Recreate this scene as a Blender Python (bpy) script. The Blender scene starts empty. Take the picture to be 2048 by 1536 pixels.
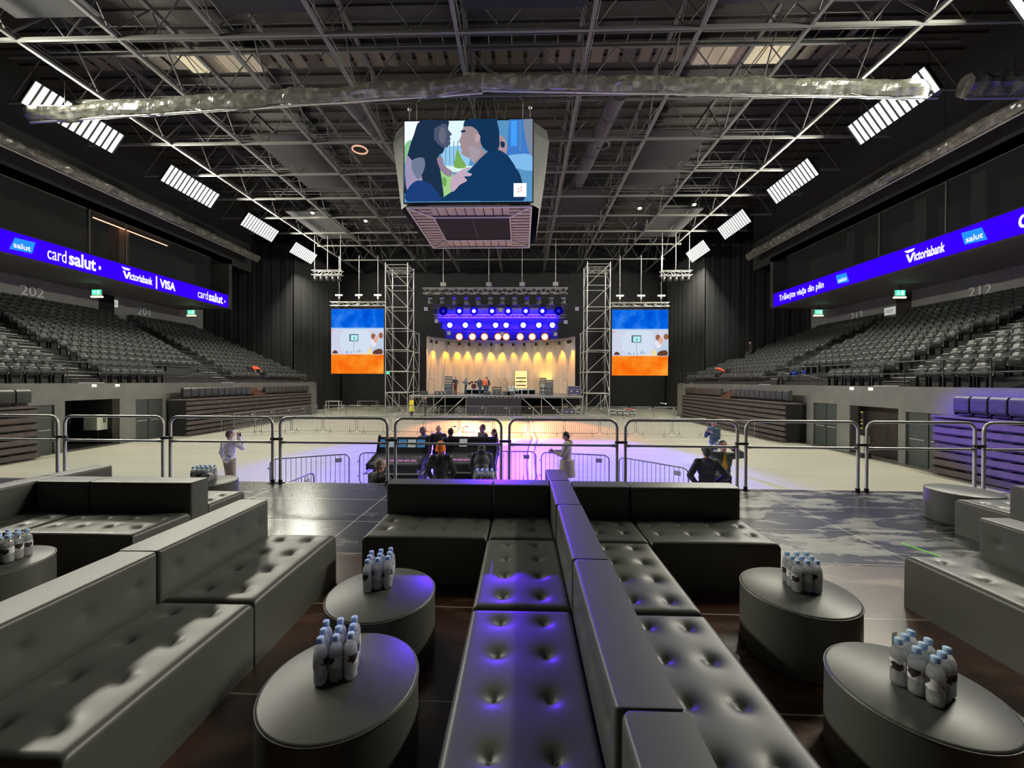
import bpy, math, random, mathutils
from mathutils import Vector, Matrix, noise
random.seed(7)
C = bpy.context.scene.collection
SC = bpy.context.scene
PI = math.pi

# ---------------------------------------------------------------- camera
FPX, CZ = 795.0, 3.25
def set_camera():
    yaw = math.atan2(20, FPX); a = -math.atan2(-5, FPX); roll = 0.0035
    f = Vector((-math.sin(yaw), math.cos(yaw), 0)); r = Vector((math.cos(yaw), math.sin(yaw), 0)); d = Vector((0, 0, -1))
    f2 = f*math.cos(a) + d*math.sin(a); d2 = d*math.cos(a) - f*math.sin(a)
    r3 = r*math.cos(roll) - d2*math.sin(roll); d3 = d2*math.cos(roll) + r*math.sin(roll)
    M = Matrix(((r3.x, -d3.x, -f2.x, 0), (r3.y, -d3.y, -f2.y, 0), (r3.z, -d3.z, -f2.z, CZ), (0, 0, 0, 1)))
    cd = bpy.data.cameras.new('camera'); co = bpy.data.objects.new('camera', cd); C.objects.link(co)
    co.matrix_world = M; cd.sensor_width = 36; cd.lens = 36*FPX/2048; cd.clip_start = 0.05; cd.clip_end = 200
    SC.camera = co
set_camera()

# ---------------------------------------------------------------- world, exposure
w = bpy.data.worlds.new('world'); SC.world = w; w.use_nodes = True
w.node_tree.nodes['Background'].inputs[0].default_value = (0.5, 0.55, 0.6, 1)
w.node_tree.nodes['Background'].inputs[1].default_value = 0.01
SC.view_settings.view_transform = 'Standard'; SC.view_settings.look = 'None'
SC.view_settings.gamma = 1; SC.view_settings.use_curve_mapping = False
SC.view_settings.exposure = 0.0

LAMP_W = 1250.0      # each ceiling floodlight panel
def area_light(name, loc, sx, sy, power, color, rot=(0, 0, 0), parent=None, spread=PI):
    l = bpy.data.lights.new(name, 'AREA'); l.shape = 'RECTANGLE'; l.size = sx; l.size_y = sy
    l.energy = power; l.color = color; l.spread = spread
    o = bpy.data.objects.new(name, l); C.objects.link(o); o.location = loc; o.rotation_euler = rot
    if parent: o.parent = parent
    return o
def spot_light(name, loc, target, power, color, angle=30, blend=0.5, size=0.1, parent=None):
    l = bpy.data.lights.new(name, 'SPOT'); l.energy = power; l.color = color
    l.spot_size = math.radians(angle); l.spot_blend = blend; l.shadow_soft_size = size
    o = bpy.data.objects.new(name, l); C.objects.link(o); o.location = loc
    dv = Vector(target) - Vector(loc); o.rotation_euler = dv.to_track_quat('-Z', 'Y').to_euler()
    return o
# stage wash thrown over the arena floor and the lounge: blue-violet and orange beams from the stage rig
for (x, y, z, tx, ty, tz, pw, col, an) in [
    (-7.6, 39.0, 10.2, -7.4, 14.5, 0, 80000, (0.04, 0.01, 1.0), 17),
    (-5.6, 39.0, 10.2, -4.0, 16.0, 0, 120000, (0.04, 0.01, 1.0), 17),
    (-3.6, 39.0, 10.2, -1.6, 16.0, 0, 80000, (0.07, 0.0, 1.0), 17),
    (-1.6, 39.0, 10.2, 0.6, 16.0, 0, 80000, (0.07, 0.0, 1.0), 17),
    (0.6, 39.0, 10.2, 2.8, 16.0, 0, 120000, (0.04, 0.01, 1.0), 17),
    (2.2, 39.0, 10.2, 5.2, 16.5, 0, 110000, (0.09, 0.05, 1.0), 16),
    (-5.5, 43.0, 8.0, -4.8, 28.0, 0, 38000, (1.0, 0.25, 0.10), 24),
    (-2.2, 43.0, 8.0, -0.9, 28.5, 0, 34000, (1.0, 0.28, 0.06), 20),
    (0.5, 43.0, 8.0, 3.0, 28.0, 0, 38000, (1.0, 0.25, 0.10), 24),
    (-2.5, 39.0, 10.2, 0.12, 1.7, 1.9, 24000, (0.10, 0.01, 1.0), 4.6),
    (4.5, 39.0, 10.2, 15.2, 11.0, 1.2, 130000, (0.14, 0.04, 1.0), 7.0)]:
    spot_light('stage_wash', (x, y, z), (tx, ty, tz), pw, col, an, 0.7, 0.12)

# ---------------------------------------------------------------- materials
MATS = {}
def sss(m, w_, rad):
    b = m.node_tree.nodes['Principled BSDF']; b.inputs['Subsurface Weight'].default_value = w_; b.inputs['Subsurface Radius'].default_value = rad; b.inputs['Subsurface Scale'].default_value = 1.0
    return m
def mat(name, col, rough=0.5, metal=0.0, emit=None, es=1.0, spec=0.5, noisy=0, nscale=8, ncol=None, trans=0, bump=0, bscale=40, alpha=1, coat=0, stretch=None, thr=(0.4, 0.6)):
    if name in MATS: return MATS[name]
    m = bpy.data.materials.new(name); m.use_nodes = True; N = m.node_tree.nodes; L = m.node_tree.links
    b = N['Principled BSDF']
    b.inputs['Base Color'].default_value = (*col, 1); b.inputs['Roughness'].default_value = rough; b.inputs['Metallic'].default_value = metal
    b.inputs['Specular IOR Level'].default_value = spec
    if trans: b.inputs['Transmission Weight'].default_value = trans
    if coat: b.inputs['Coat Weight'].default_value = coat; b.inputs['Coat Roughness'].default_value = 0.15
    if alpha < 1: b.inputs['Alpha'].default_value = alpha
    if emit: b.inputs['Emission Color'].default_value = (*emit, 1); b.inputs['Emission Strength'].default_value = es
    if noisy or bump:
        tc = N.new('ShaderNodeTexCoord'); mp = N.new('ShaderNodeMapping'); L.new(tc.outputs['Object'], mp.inputs[0])
        if stretch: mp.inputs['Scale'].default_value = stretch
        if noisy:
            n = N.new('ShaderNodeTexNoise'); n.inputs['Scale'].default_value = nscale; n.inputs['Detail'].default_value = 6
            L.new(mp.outputs[0], n.inputs['Vector'])
            r = N.new('ShaderNodeMapRange'); r.inputs[1].default_value = thr[0]; r.inputs[2].default_value = thr[1]; r.inputs[4].default_value = noisy
            L.new(n.outputs[0], r.inputs[0])
            mx = N.new('ShaderNodeMix'); mx.data_type = 'RGBA'; mx.inputs[6].default_value = (*col, 1)
            mx.inputs[7].default_value = (*(ncol or tuple(c*0.4 for c in col)), 1)
            L.new(r.outputs[0], mx.inputs[0]); L.new(mx.outputs[2], b.inputs['Base Color'])
            if emit:
                L.new(mx.outputs[2], b.inputs['Emission Color'])
        if bump:
            n2 = N.new('ShaderNodeTexNoise'); n2.inputs['Scale'].default_value = bscale; n2.inputs['Detail'].default_value = 4
            L.new(mp.outputs[0], n2.inputs['Vector'])
            bp = N.new('ShaderNodeBump'); bp.inputs['Strength'].default_value = bump; bp.inputs['Distance'].default_value = 0.01
            L.new(n2.outputs[0], bp.inputs['Height']); L.new(bp.outputs[0], b.inputs['Normal'])
    MATS[name] = m
    return m
def emat(name, col, s):
    return mat(name, (0, 0, 0), 1.0, emit=col, es=s, spec=0)

LEATHER = mat('black_leatherette', (0.105, 0.107, 0.097), 0.39, bump=0.05, bscale=160, spec=0.48)
CHROME = mat('galvanised_tube', (0.78, 0.78, 0.75), 0.32, 0.25)
GALV = mat('barrier_steel', (0.33, 0.33, 0.33), 0.45, 0.7)
SCAF = mat('scaffold_steel', (0.55, 0.55, 0.55), 0.4, 0.6)
TRUSS = mat('truss_aluminium', (0.6, 0.6, 0.58), 0.35, 0.7)
ROOFDARK = mat('roof_steel_dark', (0.12, 0.12, 0.115), 0.6)
ROOFSTEEL = mat('roof_steel_grey', (0.17, 0.17, 0.16), 0.5, 0.1)
BLACKM = mat('black_metal', (0.02, 0.02, 0.022), 0.45, 0.3)
BLACKF = mat('black_cloth', (0.012, 0.012, 0.014), 0.9, noisy=0.6, nscale=2, ncol=(0.02, 0.02, 0.022))
DARKG = mat('dark_grey_paint', (0.08, 0.082, 0.08), 0.7, noisy=0.3, nscale=1.5)
WALLG = mat('grey_wall_paint', (0.26, 0.26, 0.235), 0.7, noisy=0.25, nscale=1.0)
STANDB = mat('stand_brown_board', (0.12, 0.095, 0.09), 0.5, noisy=0.4, nscale=3)
SEATM = mat('seat_plastic', (0.070, 0.075, 0.072), 0.30, noisy=0.3, nscale=5)
STEPM = mat('step_edge_light', (0.8, 0.8, 0.76), 0.5)
WHITEP = mat('white_paint', (0.75, 0.75, 0.7), 0.5)

# ---------------------------------------------------------------- mesh builder
class MB:
    def __init__(s): s.v = []; s.f = []; s.mi = []; s.sm = []
    def add(s, vs, fs, m=0, smooth=False):
        o = len(s.v); s.v += [tuple(v) for v in vs]; s.f += [tuple(i+o for i in f) for f in fs]
        s.mi += [m]*len(fs); s.sm += [smooth]*len(fs); return s
    def box(s, x0, x1, y0, y1, z0, z1, m=0):
        v = [(x0,y0,z0),(x1,y0,z0),(x1,y1,z0),(x0,y1,z0),(x0,y0,z1),(x1,y0,z1),(x1,y1,z1),(x0,y1,z1)]
        return s.add(v, [(0,3,2,1),(4,5,6,7),(0,1,5,4),(1,2,6,5),(2,3,7,6),(3,0,4,7)], m)
    def bar(s, p, q, r, n=8, m=0, r2=None, cap=True):
        p = Vector(p); q = Vector(q); d = (q-p)
        if d.length < 1e-6: return s
        d.normalize(); a = d.orthogonal().normalized(); b = d.cross(a); r2 = r if r2 is None else r2
        off = PI/4 if n == 4 else 0
        vs = [p+(a*math.cos(off+2*PI*i/n)+b*math.sin(off+2*PI*i/n))*r for i in range(n)] + [q+(a*math.cos(off+2*PI*i/n)+b*math.sin(off+2*PI*i/n))*r2 for i in range(n)]
        fs = [(i, (i+1)%n, n+(i+1)%n, n+i) for i in range(n)]
        s.add(vs, fs, m, n > 4)
        if cap: s.add(vs, [tuple(range(n-1, -1, -1)), tuple(range(n, 2*n))], m)
        return s
    def path(s, pts, r, n=8, m=0, closed=False, flat=1.0):
        pts = [Vector(p) for p in pts]; k = len(pts); vs = []; prev = None
        for i, p in enumerate(pts):
            if closed: t = pts[(i+1)%k]-pts[i-1]
            else: t = pts[min(i+1, k-1)]-pts[max(i-1, 0)]
            t.normalize()
            a = t.orthogonal().normalized() if prev is None else (prev-t*prev.dot(t)).normalized()
            prev = a; b = t.cross(a)
            rr = r[i] if isinstance(r, (list, tuple)) else r
            vs += [p+(a*math.cos(2*PI*j/n)+b*math.sin(2*PI*j/n)*flat)*rr for j in range(n)]
        fs = []
        for i in range(k if closed else k-1):
            i2 = (i+1)%k
            fs += [(i*n+j, i*n+(j+1)%n, i2*n+(j+1)%n, i2*n+j) for j in range(n)]
        s.add(vs, fs, m, True)
        if not closed: s.add(vs, [tuple(range(n-1, -1, -1)), tuple(range((k-1)*n, k*n))], m)
        return s
    def lathe(s, prof, n=24, c=(0, 0, 0), m=0, a0=0, a1=2*PI, smooth=True):
        full = abs(a1-a0-2*PI) < 1e-6; kk = n if full else n+1; vs = []
        for (r, z) in prof:
            for i in range(kk):
                a = a0+(a1-a0)*i/n; vs.append((c[0]+r*math.cos(a), c[1]+r*math.sin(a), c[2]+z))
        fs = []
        for j in range(len(prof)-1):
            for i in range(n):
                i2 = (i+1) % kk
                fs.append((j*kk+i, j*kk+i2, (j+1)*kk+i2, (j+1)*kk+i))
        return s.add(vs, fs, m, smooth)
    def ell(s, c, rx, ry, rz, n=12, m=0, R=None):
        vs = []; k = n//2
        for j in range(k+1):
            t = PI*j/k
            for i in range(n):
                a = 2*PI*i/n; p = Vector((rx*math.sin(t)*math.cos(a), ry*math.sin(t)*math.sin(a), rz*math.cos(t)))
                if R is not None: p = R @ p
                vs.append(Vector(c)+p)
        fs = [(j*n+i, (j+1)*n+i, (j+1)*n+(i+1)%n, j*n+(i+1)%n) for j in range(k) for i in range(n)]
        return s.add(vs, fs, m, True)
    def prism(s, poly, axis, a, b, m=0):
        # poly: 2D outline; extruded along axis ('x','y','z') from a to b
        n = len(poly)
        def P(p, t):
            return {'x': (t, p[0], p[1]), 'y': (p[0], t, p[1]), 'z': (p[0], p[1], t)}[axis]
        vs = [P(p, a) for p in poly]+[P(p, b) for p in poly]
        fs = [tuple(range(n-1, -1, -1)), tuple(range(n, 2*n))]+[(i, (i+1)%n, n+(i+1)%n, n+i) for i in range(n)]
        return s.add(vs, fs, m)
    def xf(s, M):
        s.v = [tuple(M @ Vector(v)) for v in s.v]; return s
    def mesh(s, name, mats):
        me = bpy.data.meshes.new(name); me.from_pydata(s.v, [], s.f)
        for m in (mats if isinstance(mats, (list, tuple)) else [mats]): me.materials.append(m)
        me.polygons.foreach_set('material_index', s.mi); me.polygons.foreach_set('use_smooth', s.sm); me.update()
        return me
    def build(s, name, mats, parent=None, loc=None, rz=0, bevel=0):
        o = bpy.data.objects.new(name, s.mesh(name, mats)); C.objects.link(o)
        if parent: o.parent = parent
        if loc: o.location = loc
        if rz: o.rotation_euler = (0, 0, rz)
        if bevel:
            b = o.modifiers.new('bevel', 'BEVEL'); b.width = bevel; b.segments = 2; b.limit_method = 'ANGLE'
        return o

def thing(name, label, cat, loc=(0, 0, 0), rz=0, group=None):
    o = bpy.data.objects.new(name, None); C.objects.link(o); o.location = loc; o.rotation_euler = (0, 0, rz)
    o.empty_display_size = 0.2; return tag(o, label, cat, group)
def tag(o, label, cat, group=None, kind=None):
    o['label'] = label; o['category'] = cat
    if group: o['group'] = group
    if kind: o['kind'] = kind
    return o
def struct(o, label=None):
    o['kind'] = 'structure'
    if label: o['label'] = label
    return o
def dup(root, loc, rz, label=None, group=None):
    kids = {}
    for ch in ALLKIDS(root): kids.setdefault(ch.parent.name, []).append(ch)
    def cp(o, par):
        c = o.copy(); C.objects.link(c); c.parent = par
        for k in kids.get(o.name, []): cp(k, c)
        return c
    r = cp(root, None); r.location = loc; r.rotation_euler = (0, 0, rz)
    if label: r['label'] = label
    if group: r['group'] = group
    return r
def ALLKIDS(o):
    out = []; st = list(o.children)
    while st:
        c = st.pop(); out.append(c); st += list(c.children)
    return out
def text_mesh(name, body, size, m, parent=None, M=None, ext=0.01, off=0.0, align='CENTER', shear=0):
    cu = bpy.data.curves.new(name, 'FONT'); cu.body = body; cu.size = size; cu.extrude = ext; cu.offset = off; cu.shear = shear
    cu.align_x = align; cu.align_y = 'CENTER'; cu.resolution_u = 3
    t = bpy.data.objects.new(name, cu); C.objects.link(t)
    bpy.context.view_layer.update()
    me = bpy.data.meshes.new_from_object(t.evaluated_get(bpy.context.evaluated_depsgraph_get()))
    bpy.data.objects.remove(t); me.name = name; me.materials.clear(); me.materials.append(m)
    if M is not None: me.transform(M)
    o = bpy.data.objects.new(name, me); C.objects.link(o)
    if parent: o.parent = parent
    return o
def facing(loc, nrm):
    """matrix putting a picture drawn in XY so that it faces the horizontal direction nrm"""
    n = Vector(nrm).normalized(); x = Vector((0, 0, 1)).cross(n).normalized(); z = Vector((0, 0, 1))
    return Matrix(((x.x, z.x, n.x, loc[0]), (x.y, z.y, n.y, loc[1]), (x.z, z.z, n.z, loc[2]), (0, 0, 0, 1)))

def fy(X, yo):
    """depth along a side wall at X, corrected for the camera's slight turn"""
    return X/math.tan(math.atan(X/yo+20/FPX)-math.atan(20/FPX))
def SXP(px, y):
    return y*math.tan(math.atan((px-1024)/FPX)-math.atan(20/FPX))
def text_fit(name, body, h, w_, m, parent, M, ext=0.006, off=0.0):
    """lettering scaled to a given height of its tall letters and a given width, centred"""
    o = text_mesh(name, body, 1.0, m, parent, None, ext, off); vs = [v.co for v in o.data.vertices]
    x0, x1 = min(v.x for v in vs), max(v.x for v in vs); y0, y1 = min(v.y for v in vs), max(v.y for v in vs)
    S = Matrix.Diagonal((w_/(x1-x0), h/(y1-y0), 1, 1)); o.data.transform(M @ S @ Matrix.Translation((-(x0+x1)/2, -(y0+y1)/2, 0))); return o
XC = -2.5            # the hall's centre line
# hall dimensions (metres; z = 0 is the arena floor, the lounge platform is 1.5 m high)
WL, WR = -20.7, 15.3       # lower concrete walls
BL, BR = -32.4, 28.2       # walls behind the top seating row
RL, RR = -27.4, 22.6       # faces of the balconies (blue ribbon screens)
YE = 39.3                  # far end of the bowl
ROOF = 20.4
# ================================================================= THE HALL
# arena floor: pale sealed concrete with tyre streaks
m = mat('arena_concrete', (0.48, 0.465, 0.385), 0.36, noisy=0.7, nscale=0.55, ncol=(0.36, 0.35, 0.295), stretch=(0.35, 1.6, 1), thr=(0.35, 0.75))
fl = MB(); fl.box(-24, 19, -9.5, 50, -0.3, 0)
struct(fl.build('floor', m))
# lounge platform: near half red-brown film-faced ply, far half blue-black boards, pale dusty seams and smears
def deck_mat(name, c1, c2, rough, off, smear=0.75):
    m = bpy.data.materials.new(name); m.use_nodes = True; N = m.node_tree.nodes; L = m.node_tree.links; b = N['Principled BSDF']
    tc = N.new('ShaderNodeTexCoord'); mp = N.new('ShaderNodeMapping'); mp.inputs['Location'].default_value = off
    mp.inputs['Rotation'].default_value = (0, 0, math.radians(1.0)); L.new(tc.outputs['Object'], mp.inputs[0])
    br = N.new('ShaderNodeTexBrick'); br.offset = 0; br.inputs['Scale'].default_value = 1.0
    br.inputs['Brick Width'].default_value = 1.97; br.inputs['Row Height'].default_value = 0.905; br.inputs['Mortar Size'].default_value = 0.006
    br.inputs['Mortar Smooth'].default_value = 0.3; br.inputs['Color1'].default_value = (0, 0, 0, 1); br.inputs['Color2'].default_value = (0, 0, 0, 1); br.inputs['Mortar'].default_value = (1, 1, 1, 1)
    L.new(mp.outputs[0], br.inputs['Vector'])
    mp2 = N.new('ShaderNodeMapping'); mp2.inputs['Scale'].default_value = (0.8, 2.2, 1); L.new(tc.outputs['Object'], mp2.inputs[0])
    n = N.new('ShaderNodeTexNoise'); n.inputs['Scale'].default_value = 1.7; n.inputs['Detail'].default_value = 9; n.inputs['Roughness'].default_value = 0.62; n.inputs['Distortion'].default_value = 0.6
    L.new(mp2.outputs[0], n.inputs['Vector'])
    sx = N.new('ShaderNodeSeparateXYZ'); L.new(tc.outputs['Object'], sx.inputs[0])
    # dust gathers where people have walked: more of it towards the right-hand half of the deck
    dr = N.new('ShaderNodeMapRange'); dr.inputs[1].default_value = -3.0; dr.inputs[2].default_value = 3.5; dr.inputs[3].default_value = 0.12; dr.inputs[4].default_value = -0.01
    L.new(sx.outputs[0], dr.inputs[0])
    sb = N.new('ShaderNodeMath'); sb.operation = 'SUBTRACT'; L.new(n.outputs[0], sb.inputs[0]); L.new(dr.outputs[0], sb.inputs[1])
    r = N.new('ShaderNodeMapRange'); r.inputs[1].default_value = 0.50; r.inputs[2].default_value = 0.66; r.inputs[4].default_value = smear; L.new(sb.outputs[0], r.inputs[0])
    m1 = N.new('ShaderNodeMix'); m1.data_type = 'RGBA'; m1.inputs[6].default_value = (*c1, 1); m1.inputs[7].default_value = (*c2, 1); L.new(r.outputs[0], m1.inputs[0])
    m2 = N.new('ShaderNodeMix'); m2.data_type = 'RGBA'; m2.inputs[7].default_value = (0.62, 0.58, 0.50, 1); L.new(br.outputs['Color'], m2.inputs[0]); L.new(m1.outputs[2], m2.inputs[6])
    L.new(m2.outputs[2], b.inputs['Base Color'])
    rr = N.new('ShaderNodeMapRange'); rr.inputs[3].default_value = rough; rr.inputs[4].default_value = 0.6; L.new(r.outputs[0], rr.inputs[0]); L.new(rr.outputs[0], b.inputs['Roughness'])
    return m
DK1 = deck_mat('brown_ply_deck', (0.085, 0.036, 0.020), (0.34, 0.20, 0.13), 0.30, (0.20, 0.57, 0), 0.8)
DK2 = deck_mat('blueblack_deck', (0.030, 0.032, 0.044), (0.25, 0.245, 0.22), 0.24, (0.20, 0.57, 0), 0.8)
def edge_y(x, y0): return y0-0.02*x
p = MB(); p.prism([(-14, -3), (14, -3), (14, edge_y(14, 3.93)), (-14, edge_y(-14, 3.93))], 'z', 0, 1.5)
struct(p.build('floor_lounge_platform', DK1))
p = MB(); p.prism([(-14, edge_y(-14, 3.93)), (14, edge_y(14, 3.93)), (14, edge_y(14, 6.68)), (-14, edge_y(-14, 6.68))], 'z', 0, 1.5)
struct(p.build('floor_lounge_platform_front', DK2))

# lower concrete walls with door openings
def low_wall(name, x, out, openings, y0, y1, top=3.1):
    b = MB(); xa, xb = (x, x+out*0.4) if out > 0 else (x+out*0.4, x)
    ys = y0
    for (a, c, zt) in sorted(openings):
        b.box(xa, xb, ys, a, 0, top); b.box(xa, xb, a, c, zt, top); ys = c
    b.box(xa, xb, ys, y1, 0, top)
    struct(b.build(name, WALLG))
    return
FL = lambda y: fy(WL, y)
FR_ = lambda y: fy(WR, y)
low_wall('wall_left_lower', WL, -1, [(FL(16.4), FL(17.6), 2.15), (FL(18.0), FL(20.45), 2.3), (FL(21.3), FL(22.9), 2.2)], 2, 39.55)
low_wall('wall_right_lower', WR, 1, [(FR_(14.2), FR_(15.84), 2.1), (FR_(16.15), FR_(18.54), 2.2), (FR_(19.3), FR_(20.85), 2.2)], 2, 39.55)
DOORM = mat('grey_green_door', (0.075, 0.09, 0.085), 0.45)
SHUT = mat('brown_shutter', (0.05, 0.038, 0.030), 0.5, noisy=0.4, nscale=2)
BLK = mat('deep_black', (0.008, 0.008, 0.009), 0.8)
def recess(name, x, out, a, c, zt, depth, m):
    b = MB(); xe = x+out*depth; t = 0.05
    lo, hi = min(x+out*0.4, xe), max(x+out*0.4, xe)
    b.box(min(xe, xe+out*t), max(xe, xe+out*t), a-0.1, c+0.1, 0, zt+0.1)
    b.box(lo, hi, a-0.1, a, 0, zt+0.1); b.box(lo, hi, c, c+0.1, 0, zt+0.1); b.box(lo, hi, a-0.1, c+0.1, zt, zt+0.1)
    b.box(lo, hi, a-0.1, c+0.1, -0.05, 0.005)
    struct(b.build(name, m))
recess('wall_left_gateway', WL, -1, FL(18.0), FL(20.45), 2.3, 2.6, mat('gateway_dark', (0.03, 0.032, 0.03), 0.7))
recess('wall_right_gateway', WR, 1, FR_(16.15), FR_(18.54), 2.2, 0.7, SHUT)
def door(name, x, out, a, c, zt, leaves=2):
    b = MB(); dx = x+out*0.12
    e = struct(thing(name, 'grey-green steel fire door in the lower concrete wall', 'door', (dx, (a+c)/2, 0)))
    del e['category']
    w = (c-a)/leaves
    for k in range(leaves):
        q = MB(); ya = a-(a+c)/2+k*w
        q.box(-0.03, 0.03, ya+0.02, ya+w-0.02, 0.01, zt-0.02)
        q.box(-0.04, 0.04, ya+0.1, ya+w-0.1, 1.3, 1.32)
        lf = q.build('door_leaf', DOORM, e)
        h = MB(); s = -out*0.07
        h.bar((s, ya+0.12, 1.05), (s, ya+w-0.12, 1.05), 0.018)
        h.box(min(0, s), max(0, s), ya+0.14, ya+0.17, 1.03, 1.07); h.box(min(0, s), max(0, s), ya+w-0.17, ya+w-0.14, 1.03, 1.07)
        o = h.build('push_bar', CHROME, lf)
    return e
door('door_1', WL, -1, FL(21.3), FL(22.9), 2.2)
door('door_2', WL, -1, FL(16.4), FL(17.6), 2.15, 1)
door('door_3', WR, 1, FR_(19.3), FR_(20.85), 2.2)
door('door_4', WR, 1, FR_(14.2), FR_(15.84), 2.1)

# stepped seating bowls (concrete), walls behind them, balcony soffits and boxes
NR = 14; RISE = 0.36; Z0 = 3.1
def tier(name, x0, x1, y0=3.0):
    run = (x1-x0)/NR; poly = [(x0, Z0-0.35)]
    for i in range(NR):
        poly += [(x0+run*i, Z0+RISE*i), (x0+run*(i+1), Z0+RISE*i)]
    poly += [(x1, Z0-0.35)]
    b = MB(); b.prism(poly, 'y', y0, YE)
    return struct(b.build(name, DARKG))
tier('floor_left_bowl', WL-0.05, BL); tier('floor_right_bowl', WR+0.05, BR)
UPW = mat('upper_wall_grey', (0.36, 0.365, 0.355), 0.75, noisy=0.2, nscale=0.6)
SOFF = mat('soffit_grey', (0.30, 0.29, 0.28), 0.7)
def upper(side, xb, xr, out):
    b = MB(); lo, hi = sorted((xb, xb+out*0.3)); b.box(lo, hi, 3, YE+0.3, 3, 14.4)
    struct(b.build('wall_%s_upper' % side, UPW))
    lo, hi = sorted((xb, xr))
    b = MB(); b.box(lo, hi, 3, 36.5, 9.95, 11.2); struct(b.build('ceiling_%s_balcony' % side, SOFF))
    b = MB(); b.box(lo, hi, 3, 36.9, 14.15, 14.6); b.box(*sorted((xr, xr+out*0.4)), 3, YE+0.3, 14.15, ROOF)
    struct(b.build('wall_%s_fascia' % side, mat('fascia_dark', (0.035, 0.037, 0.036), 0.8)))
    b = MB(); b.box(lo, hi, 36.5, 36.9, 9.95, 14.6); struct(b.build('wall_%s_balcony_end' % side, DARKG))
upper('left', BL, RL, -1); upper('right', BR, RR, 1)
# dark doorways through the wall behind the top row
for (x, y, o) in ((BL, fy(BL, 31.0), 1), (BR, fy(BR, 29.4), -1)):
    b = MB(); b.box(*sorted((x, x+o*0.06)), y-0.55, y+0.55, 7.7, 9.9); struct(b.build('wall_portal', SHUT if o < 0 else BLK))

# ceiling, back wall, rear wall
b = MB(); b.box(-33, 29, -10, 51, ROOF, ROOF+0.3)
for i in range(62):
    b.box(-33, 29, -10+i, -9.5+i, ROOF-0.12, ROOF)
struct(b.build('ceiling', mat('roof_deck_dark', (0.05, 0.046, 0.042), 0.6)))
b = MB(); b.box(-33, 29, 50, 50.4, -0.3, ROOF); struct(b.build('wall_back', BLACKF))
b = MB(); b.box(-33, 29, -10.4, -10, -0.3, ROOF); struct(b.build('wall_rear', BLACKF))
b = MB(); b.box(-33, -24, -10, 3, -0.3, ROOF); struct(b.build('wall_left_rear', DARKG))
b = MB(); b.box(19, 29, -10, 3, -0.3, ROOF); struct(b.build('wall_right_rear', DARKG))

# black drapes beyond the bowls
def drape(name, pts, z0, z1, label):
    b = MB(); vs = []; n = 0
    for (p, q) in zip(pts, pts[1:]):
        p = Vector(p); q = Vector(q); L = (q-p).length; k = max(2, int(L/0.09)); d = (q-p)/L; nn = Vector((-d.y, d.x))
        for i in range(k):
            t = L*i/k; P = p+d*t+nn*(0.025*math.sin(t*5.5)+0.018*math.sin(t*13+1)); vs.append(P)
    k = len(vs); b.add([(v.x, v.y, z0) for v in vs]+[(v.x, v.y, z1) for v in vs], [(i, i+1, k+i+1, k+i) for i in range(k-1)], 0, True)
    o = b.build(name, mat('black_drape', (0.042, 0.042, 0.042), 0.9, noisy=0.7, nscale=0.5, ncol=(0.06, 0.06, 0.062), stretch=(1, 1, 0.3)))
    md = o.modifiers.new('thick', 'SOLIDIFY'); md.thickness = 0.02
    return tag(o, label, 'drape')
drape('masking_drape', [(-32.8, 39.6), (-23.1, 39.6)], 0, 17.2, 'tall black cloth drape closing the far end of the left seating bowl')
drape('masking_drape', [(-23.1, 39.75), (-22.8, 49.5)], 0, 17.2, 'black drape running towards the back wall beside the left stage screen')
drape('masking_drape', [(18.05, 39.6), (28.6, 39.6)], 0, 17.2, 'tall black cloth drape closing the far end of the right seating bowl')
drape('masking_drape', [(18.0, 39.7), (17.8, 49.5)], 0, 17.2, 'black drape running towards the back wall beside the right stage screen')

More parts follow.
